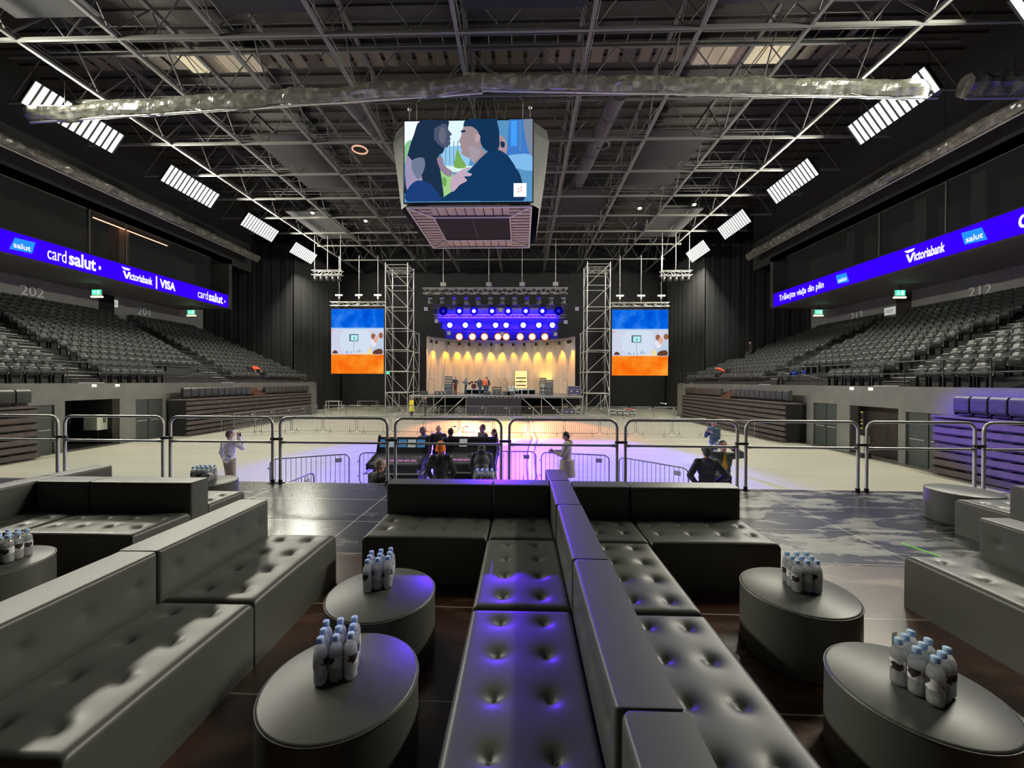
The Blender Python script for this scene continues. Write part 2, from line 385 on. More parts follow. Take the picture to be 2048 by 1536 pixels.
# ---------------------------------------------------------------- bowl seats
def proj(p):
    v = SC.camera.matrix_world.inverted() @ Vector(p)
    if v.z > -0.5: return None
    return (1024+FPX*v.x/-v.z, 768-FPX*v.y/-v.z, -v.z)
SEATX, SEATB = [], []
def seat_parts():
    """tip-up seat, folded; faces +X, origin on its step"""
    bk = MB(); pts = []
    W = 0.23
    for (x, z) in ((-0.02, 0.40), (-0.05, 0.62), (-0.10, 0.82), (-0.13, 0.86)): pts.append((x, z))
    for i, (x, z) in enumerate(pts):
        w = W*(1.0, 1.0, 0.94, 0.70)[i]
        bk.v += [(x-0.02, -w, z), (x-0.055, 0, z), (x-0.02, w, z), (x+0.02, w, z), (x-0.01, 0, z), (x+0.02, -w, z)]
        bk.mi += []
    n = 6
    for i in range(3):
        for j in range(n):
            bk.f.append((i*n+j, i*n+(j+1) % n, (i+1)*n+(j+1) % n, (i+1)*n+j)); bk.mi.append(0); bk.sm.append(True)
    bk.f += [(0, 1, 2, 3, 4, 5), (23, 22, 21, 20, 19, 18)]; bk.mi += [0, 0]; bk.sm += [False, False]
    sp = MB(); ring = []
    for (x, z, w) in ((0.03, 0.40, 0.17), (0.07, 0.42, 0.215), (0.085, 0.60, 0.215), (0.05, 0.70, 0.19), (0.02, 0.72, 0.14)):
        ring.append((x, z, w))
    for (x, z, w) in ring: sp.v += [(x, -w, z), (x+0.035, -w*0.5, z), (x+0.035, w*0.5, z), (x, w, z), (x-0.035, w, z), (x-0.035, -w, z)]
    for i in range(4):
        for j in range(n):
            sp.f.append((i*n+j, i*n+(j+1) % n, (i+1)*n+(j+1) % n, (i+1)*n+j)); sp.mi.append(0); sp.sm.append(True)
    sp.f += [(5, 4, 3, 2, 1, 0), (24, 25, 26, 27, 28, 29)]; sp.mi += [0, 0]; sp.sm += [False, False]
    pd = MB(); pd.box(-0.05, 0.06, -0.2, -0.17, 0.0, 0.44); pd.box(-0.05, 0.06, 0.17, 0.2, 0.0, 0.44); pd.box(-0.02, 0.03, -0.2, 0.2, 0.36, 0.40)
    return bk, sp, pd
LA = [((WL, fy(WL, 19.1)), (BL, fy(BL, 21.5))), ((WL, fy(WL, 27.9)), (BL, fy(BL, 31.9)))]
RA = [((WR, fy(WR, 16.7)), (BR, fy(BR, 18.9))), ((WR, fy(WR, 25.0)), (BR, fy(BR, 29.8)))]
PEOPLE_UP = [(-21.6, 32.0), (16.3, 32.6), (21.2, 37.5)]
def aisle_y(A, x):
    (x0, y0), (x1, y1) = A; return y0+(y1-y0)*(x-x0)/(x1-x0)
ORD = ['first', 'second', 'third', 'fourth', 'fifth', 'sixth', 'seventh', 'eighth', 'ninth', 'tenth', 'eleventh', 'twelfth', 'thirteenth', 'fourteenth', 'fifteenth', 'sixteenth']
def bowl_seats(side):
    x0, x1, A, sg = (WL-0.05, BL, LA, 1) if side == 'left' else (WR+0.05, BR, RA, -1)
    run = (x1-x0)/NR; out = []
    for i in range(NR):
        x = x0+run*(i+0.45); z = Z0+RISE*i; y = 9.0+(i % 2)*0.26
        ays = [aisle_y(a, x) for a in A]
        while y < 37.9:
            y += 0.505
            if any(abs(y-a) < 0.85 for a in ays): continue
            if i < 2 and ((side == 'left' and 22.9 < y < 27.2) or (side == 'right' and 20.8 < y < 24.3)): continue
            if i < 3 and side == 'right' and 11.5 < y < 13.4: continue
            if any(abs(x-a) < 0.9 and abs(y-b_) < 0.6 for a, b_ in PEOPLE_UP): continue
            pr = proj((x, y, z+0.6))
            if not pr or not (-15 < pr[0] < 2063 and 0 < pr[1] < 1536): continue
            sec = sum(y > a for a in ays)
            out.append((pr[2], x, y, z, i, sec, side, sg))
    return out
allseats = sorted(bowl_seats('left')+bowl_seats('right'))
near, far = allseats[:300], allseats[300:]
SECT = {('left', 0): 'nearest block', ('left', 1): 'middle block', ('left', 2): 'farthest block',
        ('right', 0): 'nearest block', ('right', 1): 'middle block', ('right', 2): 'farthest block'}
bk, sp, pd = seat_parts()
root = thing('stadium_seat', 'charcoal plastic tip-up seat', 'seat')
bm_ = bk.build('backrest', SEATM, root); bm_ = sp.build('seat_pan', SEATM, root); bm_ = pd.build('pedestal', BLACKM, root)
for k, (dpt, x, y, z, i, sec, side, sg) in enumerate(near):
    lab = 'charcoal seat in the %s row of the %s bowl, %s' % (ORD[i], side, SECT[(side, sec)])
    grp = 'charcoal seats, %s bowl, %s row, %s' % (side, ORD[i], SECT[(side, sec)])
    rz = (0 if sg > 0 else PI)+random.uniform(-0.02, 0.02)
    if k == 0:
        root.location = (x, fy(x, y), z); root.rotation_euler = (0, 0, rz); root['label'] = lab; root['group'] = grp
    else: dup(root, (x, y, z), rz, lab, grp)
st = MB()
for (dpt, x, y, z, i, sec, side, sg) in far:
    M = Matrix.Translation((x, y, z)) @ Matrix.Rotation(0 if sg > 0 else PI, 4, 'Z')
    for part in (bk, sp):
        st.add([tuple(M @ Vector(v)) for v in part.v], part.f, 0, True)
tag(st.build('stadium_seats', SEATM), 'the many small charcoal seats high and far in both bowls', 'seats', kind='stuff')

def stairs(name, A, x0, x1, w=1.15):
    run = (x1-x0)/NR; b = MB(); sg = 1 if run > 0 else -1
    for i in range(NR):
        for h in range(2):
            xa = x0+run*(i+0.5*h); xb = x0+run*(i+1); y = aisle_y(A, (xa+xb)/2); z = Z0+RISE*i
            zt = z+RISE*0.5*h+0.02
            if h: b.box(min(xa, xb), max(xa, xb), y-w/2, y+w/2, z, zt, 0)
            b.box(min(xa, xa+sg*0.07), max(xa, xa+sg*0.07), y-w/2, y+w/2, zt-0.05, zt+0.015, 1)
    return struct(b.build(name, [DARKG, STEPM]))
for k, a in enumerate(LA): stairs('stairs_left', a, WL-0.05, BL)
for k, a in enumerate(RA): stairs('stairs_right', a, WR+0.05, BR)
stairs('stairs_left', ((WL, 38.7), (BL, 38.7)), WL-0.05, BL); stairs('stairs_right', ((WR, 38.7), (BR, 38.7)), WR+0.05, BR)

def railing(x, ya, yb, label, z=3.1, h=1.0, step=1.45):
    e = thing('bowl_railing', label, 'railing', (x, ya, z)); L = yb-ya; n = int(L/step); r = MB()
    for zz in (h, h*0.52): r.bar((0, 0, zz), (0, L, zz), 0.022, 8)
    r.build('rail', GALVD, e)
    for i in range(n+1):
        q = MB(); q.bar((0, L*i/n, 0), (0, L*i/n, h), 0.022, 8); q.box(-0.05, 0.05, L*i/n-0.05, L*i/n+0.05, 0, 0.015); q.build('post', GALVD, e)
    return e
GALVD = mat('dark_rail_steel', (0.10, 0.10, 0.105), 0.4, 0.6)
railing(WL-0.12, 16.0, 22.8, 'dark steel railing at the front of the bowl above the open gateway and white cabinet')
railing(WL-0.12, 23.0, 39.0, 'dark steel railing at the front of the left bowl above the long brown stand')
railing(WR+0.12, 10.5, 20.9, 'dark steel railing at the front of the right bowl above the brown shutter')
railing(WR+0.12, 21.1, 39.0, 'dark steel railing at the front of the right bowl above the long brown stand')
for (x, ya, yb, sg) in ((WL-1.0, 22.95, 27.3, -1), (WR+1.0, 20.75, 24.4, 1)):
    b = MB(); b.prism([(ya, 3.1), (yb, 3.1), (yb, 3.65), (yb-0.8, 3.75), (ya, 3.2)], 'x', x-0.08, x+0.08)
    struct(b.build('wall_landing_parapet', DARKG))
b = MB(); b.prism([(11.4, 3.1), (13.1, 3.1), (11.4, 3.75)], 'x', WR+0.3, WR+0.45); struct(b.build('wall_ramp_parapet', BLK))

# ---------------------------------------------------------------- folded-away telescopic stands with a row of folded seats on top
def ribbed_seat():
    b = MB(); prof = []
    # cross-section in XZ (faces +X), swept over the width with horizontal ribs
    pts = [(0.00, 0.02), (0.15, 0.0), (0.20, 0.08)]
    for k in range(9): pts += [(0.205, 0.10+k*0.042), (0.19, 0.12+k*0.042)]
    pts += [(0.19, 0.49), (0.12, 0.56), (0.02, 0.56), (-0.05, 0.50)]
    b.prism([(p[0], p[1]) for p in pts], 'y', -0.235, 0.235)
    return b
def ribbed_arm():
    a = MB(); a.box(0.0, 0.12, -0.27, -0.245, -0.1, 0.42); a.box(-0.02, 0.06, -0.2, 0.2, -0.06, 0.0); a.bar((0.08, -0.2, -0.08), (0.08, 0.2, -0.08), 0.03, 8)
    return a
def stand(xf, sg, ya, yb, ztop, label, where, gap=None, n=7, seat_x=0.45):
    """xf: x of its face; sg +1 when it faces +X"""
    e = thing('retractable_stand', label, 'seating stand', (xf, ya, 0), 0 if sg > 0 else 0)
    L = yb-ya; dep = abs(xf-(WL if sg > 0 else WR))-0.03
    def X(a, c): return tuple(sorted((-sg*a, -sg*c)))
    q = MB(); q.box(*X(0.12, dep), 0, L, 0.03, ztop-0.06); q.build('carcass', BLK, e)
    q = MB(); q.box(*X(-0.02, dep), 0, L, ztop-0.06, ztop); q.build('top_deck', STANDB, e)
    rh = (ztop-0.1)/n
    for i in range(n):
        z = 0.06+i*rh; q = MB(); s = 0.012*i+(0 if i else -0.03)
        q.box(*X(s, 0.14), 0.0, L, z, z+rh*0.62)
        q.box(*X(s-0.012, s+0.03), 0.0, L, z+rh*0.62, z+rh*0.70)
        rb = q.build('riser_board', STANDB, e)
        if i and L > 0:
            t = MB(); m_ = int(L/0.52); t.bar((-sg*(s-0.005), 0.1, z-rh*0.09), (-sg*(s-0.005), L-0.1, z-rh*0.09), 0.016, 6)
            for j in range(m_):
                y = 0.26+j*0.52
                t.box(*X(s-0.03, 0.08), y-0.15, y+0.15, z-rh*0.14, z-rh*0.04); t.bar((-sg*(s-0.04), y-0.06, z-rh*0.2), (-sg*(s-0.04), y+0.12, z-rh*0.1), 0.02, 6)
            t.build('hinge_rail', BLK, rb)
    y = 0.3
    k = 0
    while y < L-0.2:
        if not (gap and gap[0] < ya+y < gap[1]):
            lab = 'ribbed grey folded seat on %s' % where
            loc = (xf-sg*seat_x, ya+y, ztop+0.14)
            global RIB
            if RIB is None:
                RIB = thing('folded_seat', lab, 'seat', loc, 0 if sg > 0 else PI, 'ribbed folded seats on top of '+where)
                ribbed_seat().build('seat_shell', SEATM, RIB, bevel=0.006); ribbed_arm().build('bracket', BLACKM, RIB)
            else: dup(RIB, loc, 0 if sg > 0 else PI, lab, 'ribbed folded seats on top of '+where)
            k += 1
        y += 0.525
    if gap:
        for j in range(3):
            q = MB(); q.box(*X(0.2+0.3*j, 1.2), gap[0]-ya+0.05, gap[1]-ya-0.05, ztop, ztop+0.2*(j+1)); q.build('step', mat('step_wood', (0.16, 0.07, 0.045), 0.5), e)
    return e
RIB = None
stand(-19.4, 1, 22.6, 36.3, 2.12, 'long brown stack of folded-away stand rows below the left bowl', 'the long left brown stand', (28.6, 29.9))
stand(14.1, -1, 21.75, 35.6, 2.12, 'long brown stack of folded-away stand rows below the right bowl', 'the long right brown stand', (27.6, 29.0))
stand(-19.9, 1, 9.0, 15.9, 2.15, 'brown stack of folded-away stand rows cut by the left photo edge', 'the stand at the left frame edge')
stand(14.75, -1, 9.0, 14.7, 2.10, 'stack of folded-away stand rows washed in violet light at the frame edge', 'the violet-lit stand', seat_x=0.5)

# ---------------------------------------------------------------- balconies: glass, ribbon screens, things on the walls
GLASS = mat('box_glass', (0.05, 0.06, 0.06), 0.35, alpha=0.30, spec=0.15)
k = 0
for (x, o, ys) in ((RL, -1, [(4, 12), (12.1, 20), (20.1, 24.6), (24.75, 27.0), (27.1, 34.6)]), (RR, 1, [(4, 12), (12.1, 18), (18.1, 22), (22.1, 26), (26.1, 34.9)])):
    for (a, c) in ys:
        k += 1; e = struct(thing('window_%d' % k, 'balcony window', 'window', (x+o*0.25, a, 11.2))); del e['category']; del e['label']
        q = MB(); q.box(-0.02, 0.02, 0, c-a, 0.06, 2.92); q.build('window_glass', GLASS, e)
        q = MB(); q.box(-0.03, 0.03, -0.04, 0.03, 0, 2.95); q.box(-0.03, 0.03, 0, c-a, 2.9, 2.95); q.box(-0.03, 0.03, 0, c-a, 0, 0.06); q.build('window_frame', mat('bronze_frame', (0.20, 0.19, 0.17), 0.4, 0.5), e)
    b = MB(); b.box(*sorted((x+o*3.2, x+o*3.4)), 3, 36.5, 11.2, 14.15); struct(b.build('wall_box_back', mat('box_back', (0.06, 0.06, 0.058), 0.7)))
# warm lit column and strip light inside the left balcony
b = MB(); b.box(-0.4, 0.4, -0.35, 0.35, 0, 2.93); tag(b.build('wooden_column', mat('warm_wood', (0.28, 0.17, 0.09), 0.5), loc=(-29.0, fy(-29.0, 28.6), 11.21)), 'wood-clad column behind the balcony glass beneath the red strip light', 'column')
e = thing('strip_light', 'thin pinkish-red strip light along the balcony ceiling above the wood-clad column', 'light', (-28.4, fy(-28.4, 28.3), 13.98))
q = MB(); q.box(-0.04, 0.04, -2.0, 3.6, 0.05, 0.12); q.build('housing', BLACKM, e); q = MB(); q.box(-0.03, 0.03, -1.95, 3.55, 0, 0.05); q.build('tube', emat('strip_glow', (1, 0.42, 0.28), 5), e)
for y in (20.6, 23.6, 28.6):
    b = MB(); b.box(-0.35, 0.35, -0.35, 0.35, 0, 2.93); tag(b.build('balcony_column', DARKG, loc=(23.9, fy(23.9, y), 11.21)), 'square grey column behind the right balcony glass, %s' % {20.6: 'nearest one', 23.6: 'middle one', 28.6: 'farthest one'}[y], 'column')

RIBB = emat('ribbon_blue', (0.035, 0.0, 1.0), 1.15); WTX = emat('ribbon_white', (1, 1, 1), 1.1); CYAN = emat('ribbon_cyan', (0.02, 0.30, 1.0), 1.0)
def ribbon(x, o, label, texts, logos):
    e = thing('ribbon_screen', label, 'screen', (x, 5, 10.0))
    q = MB(); q.box(*sorted((-o*0.005, -o*0.05)), 0, 31.4, -0.03, 1.26); q.build('cabinet', BLACKM, e)
    q = MB(); q.box(*sorted((-o*0.05, -o*0.07)), 0, 31.3, 0.0, 1.18); q.build('display', RIBB, e)
    for (s, pa, pb, hh, zc, bold) in texts:
        ya, yb = sorted((1/(math.tan(math.atan((pa-1024)/FPX)-math.atan(20/FPX))/x), 1/(math.tan(math.atan((pb-1024)/FPX)-math.atan(20/FPX))/x)))
        text_fit('lettering', s, hh, yb-ya, WTX, e, facing((-o*0.085, (ya+yb)/2-5, zc), (-o, 0, 0)), 0.005, bold)
    for y in logos:
        y = fy(x, y); q = MB(); xx = sorted((-o*0.072, -o*0.078)); q.prism([(y-5-0.55, 0.22), (y-5+0.45, 0.30), (y-5+0.6, 0.95), (y-5-0.3, 0.90)], 'x', *xx); q.build('card_logo', CYAN, e)
        text_fit('lettering', 'salut', 0.30, 0.75, WTX, e, facing((-o*0.092, y-5, 0.52), (-o, 0, 0)), 0.004, 0.01)
    return e
E_ = ribbon(RL, -1, 'long bright blue ribbon screen reading card salut, under the left balcony', [
    ('card', 93, 131, 0.74, 0.60, 0.0), ('salut', 136, 190, 0.84, 0.62, 0.025), ('•', 195.5, 200, 0.26, 0.5, 0), ('ictoriabank', 257.5, 303, 0.55, 0.53, 0.02), ('|', 310, 312.5, 0.95, 0.55, 0),
    ('VISA', 318, 349, 0.66, 0.58, 0.035), ('card', 394, 414, 0.70, 0.60, 0.0), ('salut', 416, 444, 0.78, 0.6, 0.025), ('•', 447, 449, 0.22, 0.5, 0)], [21.75])
def vlogo(e, x, y, dx):
    q = MB(); xx = sorted((dx, dx*1.15)); s_ = 1 if x < 0 else -1
    q.prism([(y-s_*0.33, 1.0), (y+s_*0.30, 1.0), (y+s_*0.22, 0.86), (y-s_*0.12, 0.84)], 'x', *xx); q.prism([(y-s_*0.22, 0.76), (y-s_*0.08, 0.76), (y+s_*0.04, 0.42), (y+s_*0.16, 0.76), (y+s_*0.30, 0.76), (y+s_*0.10, 0.26), (y-s_*0.02, 0.26)], 'x', *xx)
    q.build('bank_logo', WTX, e)
vlogo(E_, RL, fy(RL, 27.45)-5, 0.075)
E_ = ribbon(RR, 1, 'bright blue ribbon screen reading Trăiește viața din plin under the right balcony', [
    ('Trăiește viața din plin', 1559, 1648, 0.72, 0.56, 0.012), ('ictoriabank', 1829, 1890, 0.55, 0.53, 0.02), ('c', 2037, 2056, 0.62, 0.55, 0.01)], [28.0, 19.85])
vlogo(E_, RR, fy(RR, 23.17)-5, -0.075)
NUM = mat('number_grey', (0.95, 0.95, 0.93), 0.5)
for (s, x, y, z, o, wh) in (('202', BL, 26.3, 9.05, 1, 'on the near left wall'), ('201', BL, 34.1, 9.1, 1, 'on the far left wall'), ('212', BR, 24.5, 8.9, -1, 'on the near right wall'), ('213', BR, 33.5, 8.85, -1, 'on the far right wall')):
    t = text_mesh('section_number', s, 0.88, NUM, None, facing((o*0.03, 0, 0), (o, 0, 0)), 0.02, 0.015); t.location = (x, fy(x, y), z)
    tag(t, 'large pale grey section number %s %s behind the seats' % (s, wh), 'sign')
GREEN = emat('exit_green', (0.05, 0.75, 0.32), 2.2); WARMW = emat('exit_glow', (0.9, 0.9, 0.6), 1.6)
for (x, y, o, lab) in ((-29.6, 27.7, 1, 'green exit sign under the left balcony, the nearer one'), (-29.6, 35.6, 1, 'green exit sign under the left balcony, the farther one'),
                       (25.6, 27.0, -1, 'green exit sign under the right balcony, the nearer one'), (25.6, 34.4, -1, 'green exit sign under the right balcony, the farther one')):
    e = thing('exit_sign', lab, 'sign', (x, fy(x, y), 9.15)); q = MB(); q.box(-0.35, 0.35, -0.03, 0.03, 0, 0.4); q.build('box', WHITEP, e)
    q = MB(); q.box(-0.32, 0.32, -0.045, -0.032, 0.03, 0.37); pl = q.build('green_panel', GREEN, e)
    q = MB(); q.ell((-0.12, -0.05, 0.30), 0.03, 0.01, 0.03, 8); q.bar((-0.12, -0.05, 0.27), (-0.14, -0.05, 0.17), 0.02, 6); q.bar((-0.14, -0.05, 0.17), (-0.06, -0.05, 0.07), 0.014, 6)
    q.bar((-0.14, -0.05, 0.17), (-0.22, -0.05, 0.09), 0.014, 6); q.bar((-0.2, -0.05, 0.24), (-0.05, -0.05, 0.22), 0.012, 6); q.box(0.08, 0.2, -0.052, -0.046, 0.06, 0.34); q.build('running_figure', WTX, e)
    q = MB(); q.bar((0.0, 0, 0.4), (0.0, 0, 0.84), 0.012, 6); q.build('hanger', BLACKM, e)
    q = MB(); q.box(-0.4, 0.4, -0.06, 0.06, -0.16, -0.05); q.build('lamp_strip', WARMW, e)
for (x, y, z, o, lab) in ((BL+0.02, 31.0-0.0, 9.35, 1, 'small white notice on the wall at the back of the left bowl'), (BR-0.02, 31.6, 8.75, -1, 'small white notice on the wall at the back of the right bowl')):
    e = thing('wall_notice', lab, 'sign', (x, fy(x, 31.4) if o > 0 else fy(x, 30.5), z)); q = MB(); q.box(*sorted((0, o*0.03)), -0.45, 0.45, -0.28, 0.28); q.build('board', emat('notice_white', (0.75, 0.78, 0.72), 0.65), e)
    q = MB()
    for j in range(3): q.box(*sorted((o*0.03, o*0.036)), -0.3, 0.3, -0.12+0.1*j, -0.09+0.1*j)
    q.build('printed_lines', BLACKM, e)
for (x, y, o, lab) in ((WL+0.03, 19.2, 1, 'small white lamp on the wall top above the open gateway, left one'), (WL+0.03, 20.3, 1, 'small white lamp on the wall top above the open gateway, right one'),
                       (WR-0.03, 18.4, -1, 'small white lamp on the wall top above the brown shutter, left one'), (WR-0.03, 17.4, -1, 'small white lamp on the wall top above the brown shutter, right one')):
    q = MB(); q.box(-0.05, 0.05, -0.07, 0.07, -0.06, 0.06); q.bar((-0.06, 0, 0.0), (0.06, 0, 0), 0.045, 12); tag(q.build('wall_lamp', emat('small_lamp', (1, 0.95, 0.75), 1.5), loc=(x, fy(x, y), 2.98)), lab, 'lamp')
# white cabinets
e = thing('white_cabinet', 'white metal box cabinet fixed inside the dark left gateway', 'cabinet', (-21.7, fy(-21.7, 20.3), 0.72))
q = MB(); q.box(-0.35, 0.35, -0.33, 0.33, 0, 0.75); q.build('body', mat('cabinet_white', (0.75, 0.78, 0.66), 0.5), e, bevel=0.01); q = MB(); q.box(0.351, 0.36, -0.05, 0.08, 0.35, 0.6); q.build('label_plate', mat('olive_label', (0.12, 0.2, 0.05), 0.5), e)
q = MB(); q.box(-0.05, 0.05, -0.05, 0.05, -0.72, 0); q.build('stand', BLACKM, e)
e = thing('white_cabinet', 'pale box on a black pole with yellow marks before the brown shutter', 'cabinet', (14.85, fy(14.85, 17.25), 0))
q = MB(); q.box(-0.13, 0.13, -0.15, 0.15, 0.2, 0.95); q.build('body', mat('cabinet_grey', (0.5, 0.5, 0.45), 0.5), e, bevel=0.01)
q = MB(); q.box(-0.16, 0.16, -0.18, 0.18, 0, 0.2); q.bar((0, 0, 0.95), (0, 0, 2.0), 0.09, 10); q.build('pole', BLACKM, e)
q = MB()
for z in (1.25, 1.45, 1.6, 1.95): q.box(-0.10, -0.08, -0.05, 0.05, z, z+0.05)
q.build('yellow_marks', mat('yellow_tape', (0.7, 0.55, 0.05), 0.5), e)
# ================================================================= OVERHEAD
PITCH = 3.4
LBX = [-20.1, -16.0, -11.9, -7.8, -2.57, 2.6, 6.75, 10.85, 15.0]
CBY = [11.95, 15.35, 18.8, 22.3, 25.7, 29.1, 32.5, 35.9, 39.3, 44.0]
LN = ['lengthwise roof truss above the left floodlight row', 'lengthwise roof truss, second in from the left floodlights', 'lengthwise roof truss, third in from the left floodlights', 'lengthwise roof truss passing just left of the video cube',
      'lengthwise roof truss directly over the video cube', 'lengthwise roof truss passing just right of the video cube', 'lengthwise roof truss, third in from the right floodlights', 'lengthwise roof truss, second in from the right floodlights', 'lengthwise roof truss beside the right floodlight row']
ZB, ZT = 16.75, 19.2
for x, lb in zip(LBX, LN):
    e = thing('roof_truss', 'dark grey steel '+lb, 'truss', (x, 4.9, ZB), 0, 'lengthwise roof trusses'); L = 44.2
    q = MB(); q.box(-0.07, 0.07, 0, L, -0.07, 0.07); q.bar((0.16, 0, 0.12), (0.16, L, 0.12), 0.02, 6); q.build('bottom_chord', ROOFSTEEL, e)
    q = MB(); q.box(-0.09, 0.09, 0, L, ZT-ZB-0.09, ZT-ZB+0.09); q.build('top_chord', ROOFDARK, e)
    q = MB(); n = 13
    for i in range(n):
        a = L*i/n; c = L*(i+1)/n
        q.bar((0, a, 0), (0, (a+c)/2, ZT-ZB), 0.035, 6); q.bar((0, (a+c)/2, ZT-ZB), (0, c, 0), 0.035, 6)
    q.build('web_members', ROOFDARK, e)
for j, y in enumerate(CBY):
    e = thing('roof_cross_truss', 'dark grey steel roof truss spanning the hall, %s counted from the top of the picture' % ORD[j], 'truss', (XC, y, ZB-0.02), 0, 'crosswise roof trusses'); L = 22.5 if y < 37 else 18
    q = MB(); q.box(-L, L, -0.05, 0.05, -0.06, 0.06); q.build('bottom_chord', ROOFSTEEL, e)
    q = MB(); q.box(-L, L, -0.06, 0.06, ZT-ZB-0.3, ZT-ZB-0.18); q.build('top_chord', ROOFDARK, e)
    q = MB(); n = 13
    for i in range(n):
        a = -L+2*L*i/n; c = -L+2*L*(i+1)/n
        q.bar((a, 0, 0), ((a+c)/2, 0, ZT-ZB-0.2), 0.028, 6); q.bar(((a+c)/2, 0, ZT-ZB-0.2), (c, 0, 0), 0.028, 6)
    q.build('web_members', ROOFDARK, e)
# secondary catwalk rails and purlins between the chords
for j, y in enumerate([13.6, 17.1, 20.6, 24.0, 27.4, 30.8, 37.6]):
    q = MB()
    for dy, z in ((0, 0), (0.5, 0), (0.25, 0.3)): q.bar((-19, dy, z), (19, dy, z), 0.03, 6)
    for i in range(38): q.bar((-19+i, 0, 0), (-19+i, 0.5, 0), 0.018, 4)
    for i in range(0, 38, 2): q.bar((-19+i, 0, 0), (-18.6+i, 0.25, 0.9), 0.018, 4)
    q.bar((-19, 0.25, 0.9), (19, 0.25, 0.9), 0.02, 6)
    tag(q.build('roof_purlin', ROOFDARK, loc=(XC, y, 18.1)), 'thin steel catwalk lattice high under the roof, %s counted from the top of the picture' % ORD[j], 'roof lattice', 'high roof lattices')
# acoustic panels in some of the bays
PANM = mat('acoustic_panel', (0.028, 0.028, 0.031), 0.85, noisy=0.3, nscale=1)
for (i, j, k2, lb) in ((4, -1, 1, 'at the very top of the picture, middle'), (2, -1, 1, 'at the very top of the picture, left of middle'), (6, -1, 1, 'at the very top of the picture, right of middle'), (0, -1, 1, 'at the top left of the picture'),
                       (1, 3, 5, 'in the roof bay left of the video cube'), (6, 3, 5, 'in the roof bay right of the video cube'), (5, 5, 7, 'in the bay behind and right of the video cube'),
                       (0, 6, 8, 'near the far left floodlights'), (7, 6, 8, 'near the far right floodlights'), (3, 7, 8, 'over the left scaffold tower'), (7, 0, 1, 'above the nearest right floodlight'), (2, 6, 7, 'two bays left of the cube, far back')):
    xa, xb = LBX[i]+0.3, LBX[i+1]-0.3; ya = (CBY[j] if j >= 0 else 8.6)+0.25; yb = CBY[k2]-0.25
    e = thing('acoustic_panel', 'flat dark ceiling panel '+lb, 'ceiling panel', ((xa+xb)/2, (ya+yb)/2, 17.35), 0, 'dark acoustic ceiling panels')
    hx, hy = (xb-xa)/2, (yb-ya)/2; q = MB(); q.box(-hx, hx, -hy, hy, 0, 0.08); q.build('panel', PANM, e)
    q = MB()
    for (a, c) in ((-hx, -hy), (hx, -hy), (hx, hy), (-hx, hy)): q.bar((a*0.95, c*0.95, 0.08), (a*0.95, c*0.95, 1.8), 0.012, 6)
    q.build('hanger', BLACKM, e)
# cream louvred air duct across the roof, partly lit
CREAM = mat('cream_duct', (0.62, 0.55, 0.40), 0.6)
for (xa, xb, lb) in ((-17.3, -13.4, 'left'), (8.5, 13.0, 'right')):
    q = MB()
    n = int((xb-xa)/0.62)
    for i in range(n): q.box(xa+i*(xb-xa)/n+0.05, xa+(i+1)*(xb-xa)/n-0.03, 19.35, 20.5, 19.35, 19.4); 
    q.box(xa, xb, 19.3, 20.55, 19.42, 19.6)
    tag(q.build('skylight_louvre', CREAM), 'cream slatted panel high in the roof, the %s one' % lb, 'roof panel')
q = MB()
for i in range(52): q.box(-23+i*0.8, -22.4+i*0.8, 19.5, 20.6, 19.62, 19.66)
tag(q.build('slatted_ceiling_strip', mat('brown_slats', (0.16, 0.13, 0.10), 0.6)), 'long brown slatted strip across the roof above the wrapped roll', 'roof panel')

# floodlight panels
LAMPG = emat('lamp_strip_white', (1.0, 0.98, 0.92), 2.4)
LY = [19.1, 25.9, 32.8, 39.4, 12.3]
FR = ['the largest and nearest', 'second nearest', 'third nearest', 'farthest and smallest', 'just above the frame', 'far above the frame', 'overhead', 'behind']
for sx, (x, sd) in enumerate(((-21.9, 'left'), (17.1, 'right'))):
    for k, y in enumerate(LY):
        e = thing('floodlight_panel', 'glaring white slatted floodlight panel in the %s ceiling row, %s' % (sd, FR[k]), 'ceiling light', (x, y, 16.0), 0, 'floodlight panels of the %s row' % sd)
        tl = math.radians(-55 if sx == 0 else 55); e.rotation_euler = (0, tl, 0)
        q = MB(); q.box(-0.60, 0.60, -2.0, 2.0, 0.06, 0.14)
        for i in range(14): q.box(-0.60, 0.60, -2.0+i*0.305-0.0, -1.965+i*0.305, -0.02, 0.08)
        q.build('frame', BLACKM, e)
        for i in range(13):
            yy = -2.0+0.035+i*0.305; q = MB(); q.box(-0.57, 0.57, yy+0.04, yy+0.225, 0.0, 0.05); q.build('light_strip', LAMPG, e)
        q = MB()
        up = Matrix.Rotation(-tl, 3, 'Y') @ Vector((0, 0, 1.6))
        for c in (-1.7, 1.7): q = MB(); q.bar((0, c, 0.12), (up.x, c, 0.14+up.z), 0.02, 6); q.bar((-0.5, c, 0.13), (0.5, c, 0.13), 0.025, 6); q.build('hanger', BLACKM, e)
        area_light('floodlight', (x+(0.06 if sx == 0 else -0.06), y, 15.95), 1.1, 3.9, LAMP_W*(1.5 if k == 4 else 1), (1.0, 0.97, 0.80), (0, tl, 0))
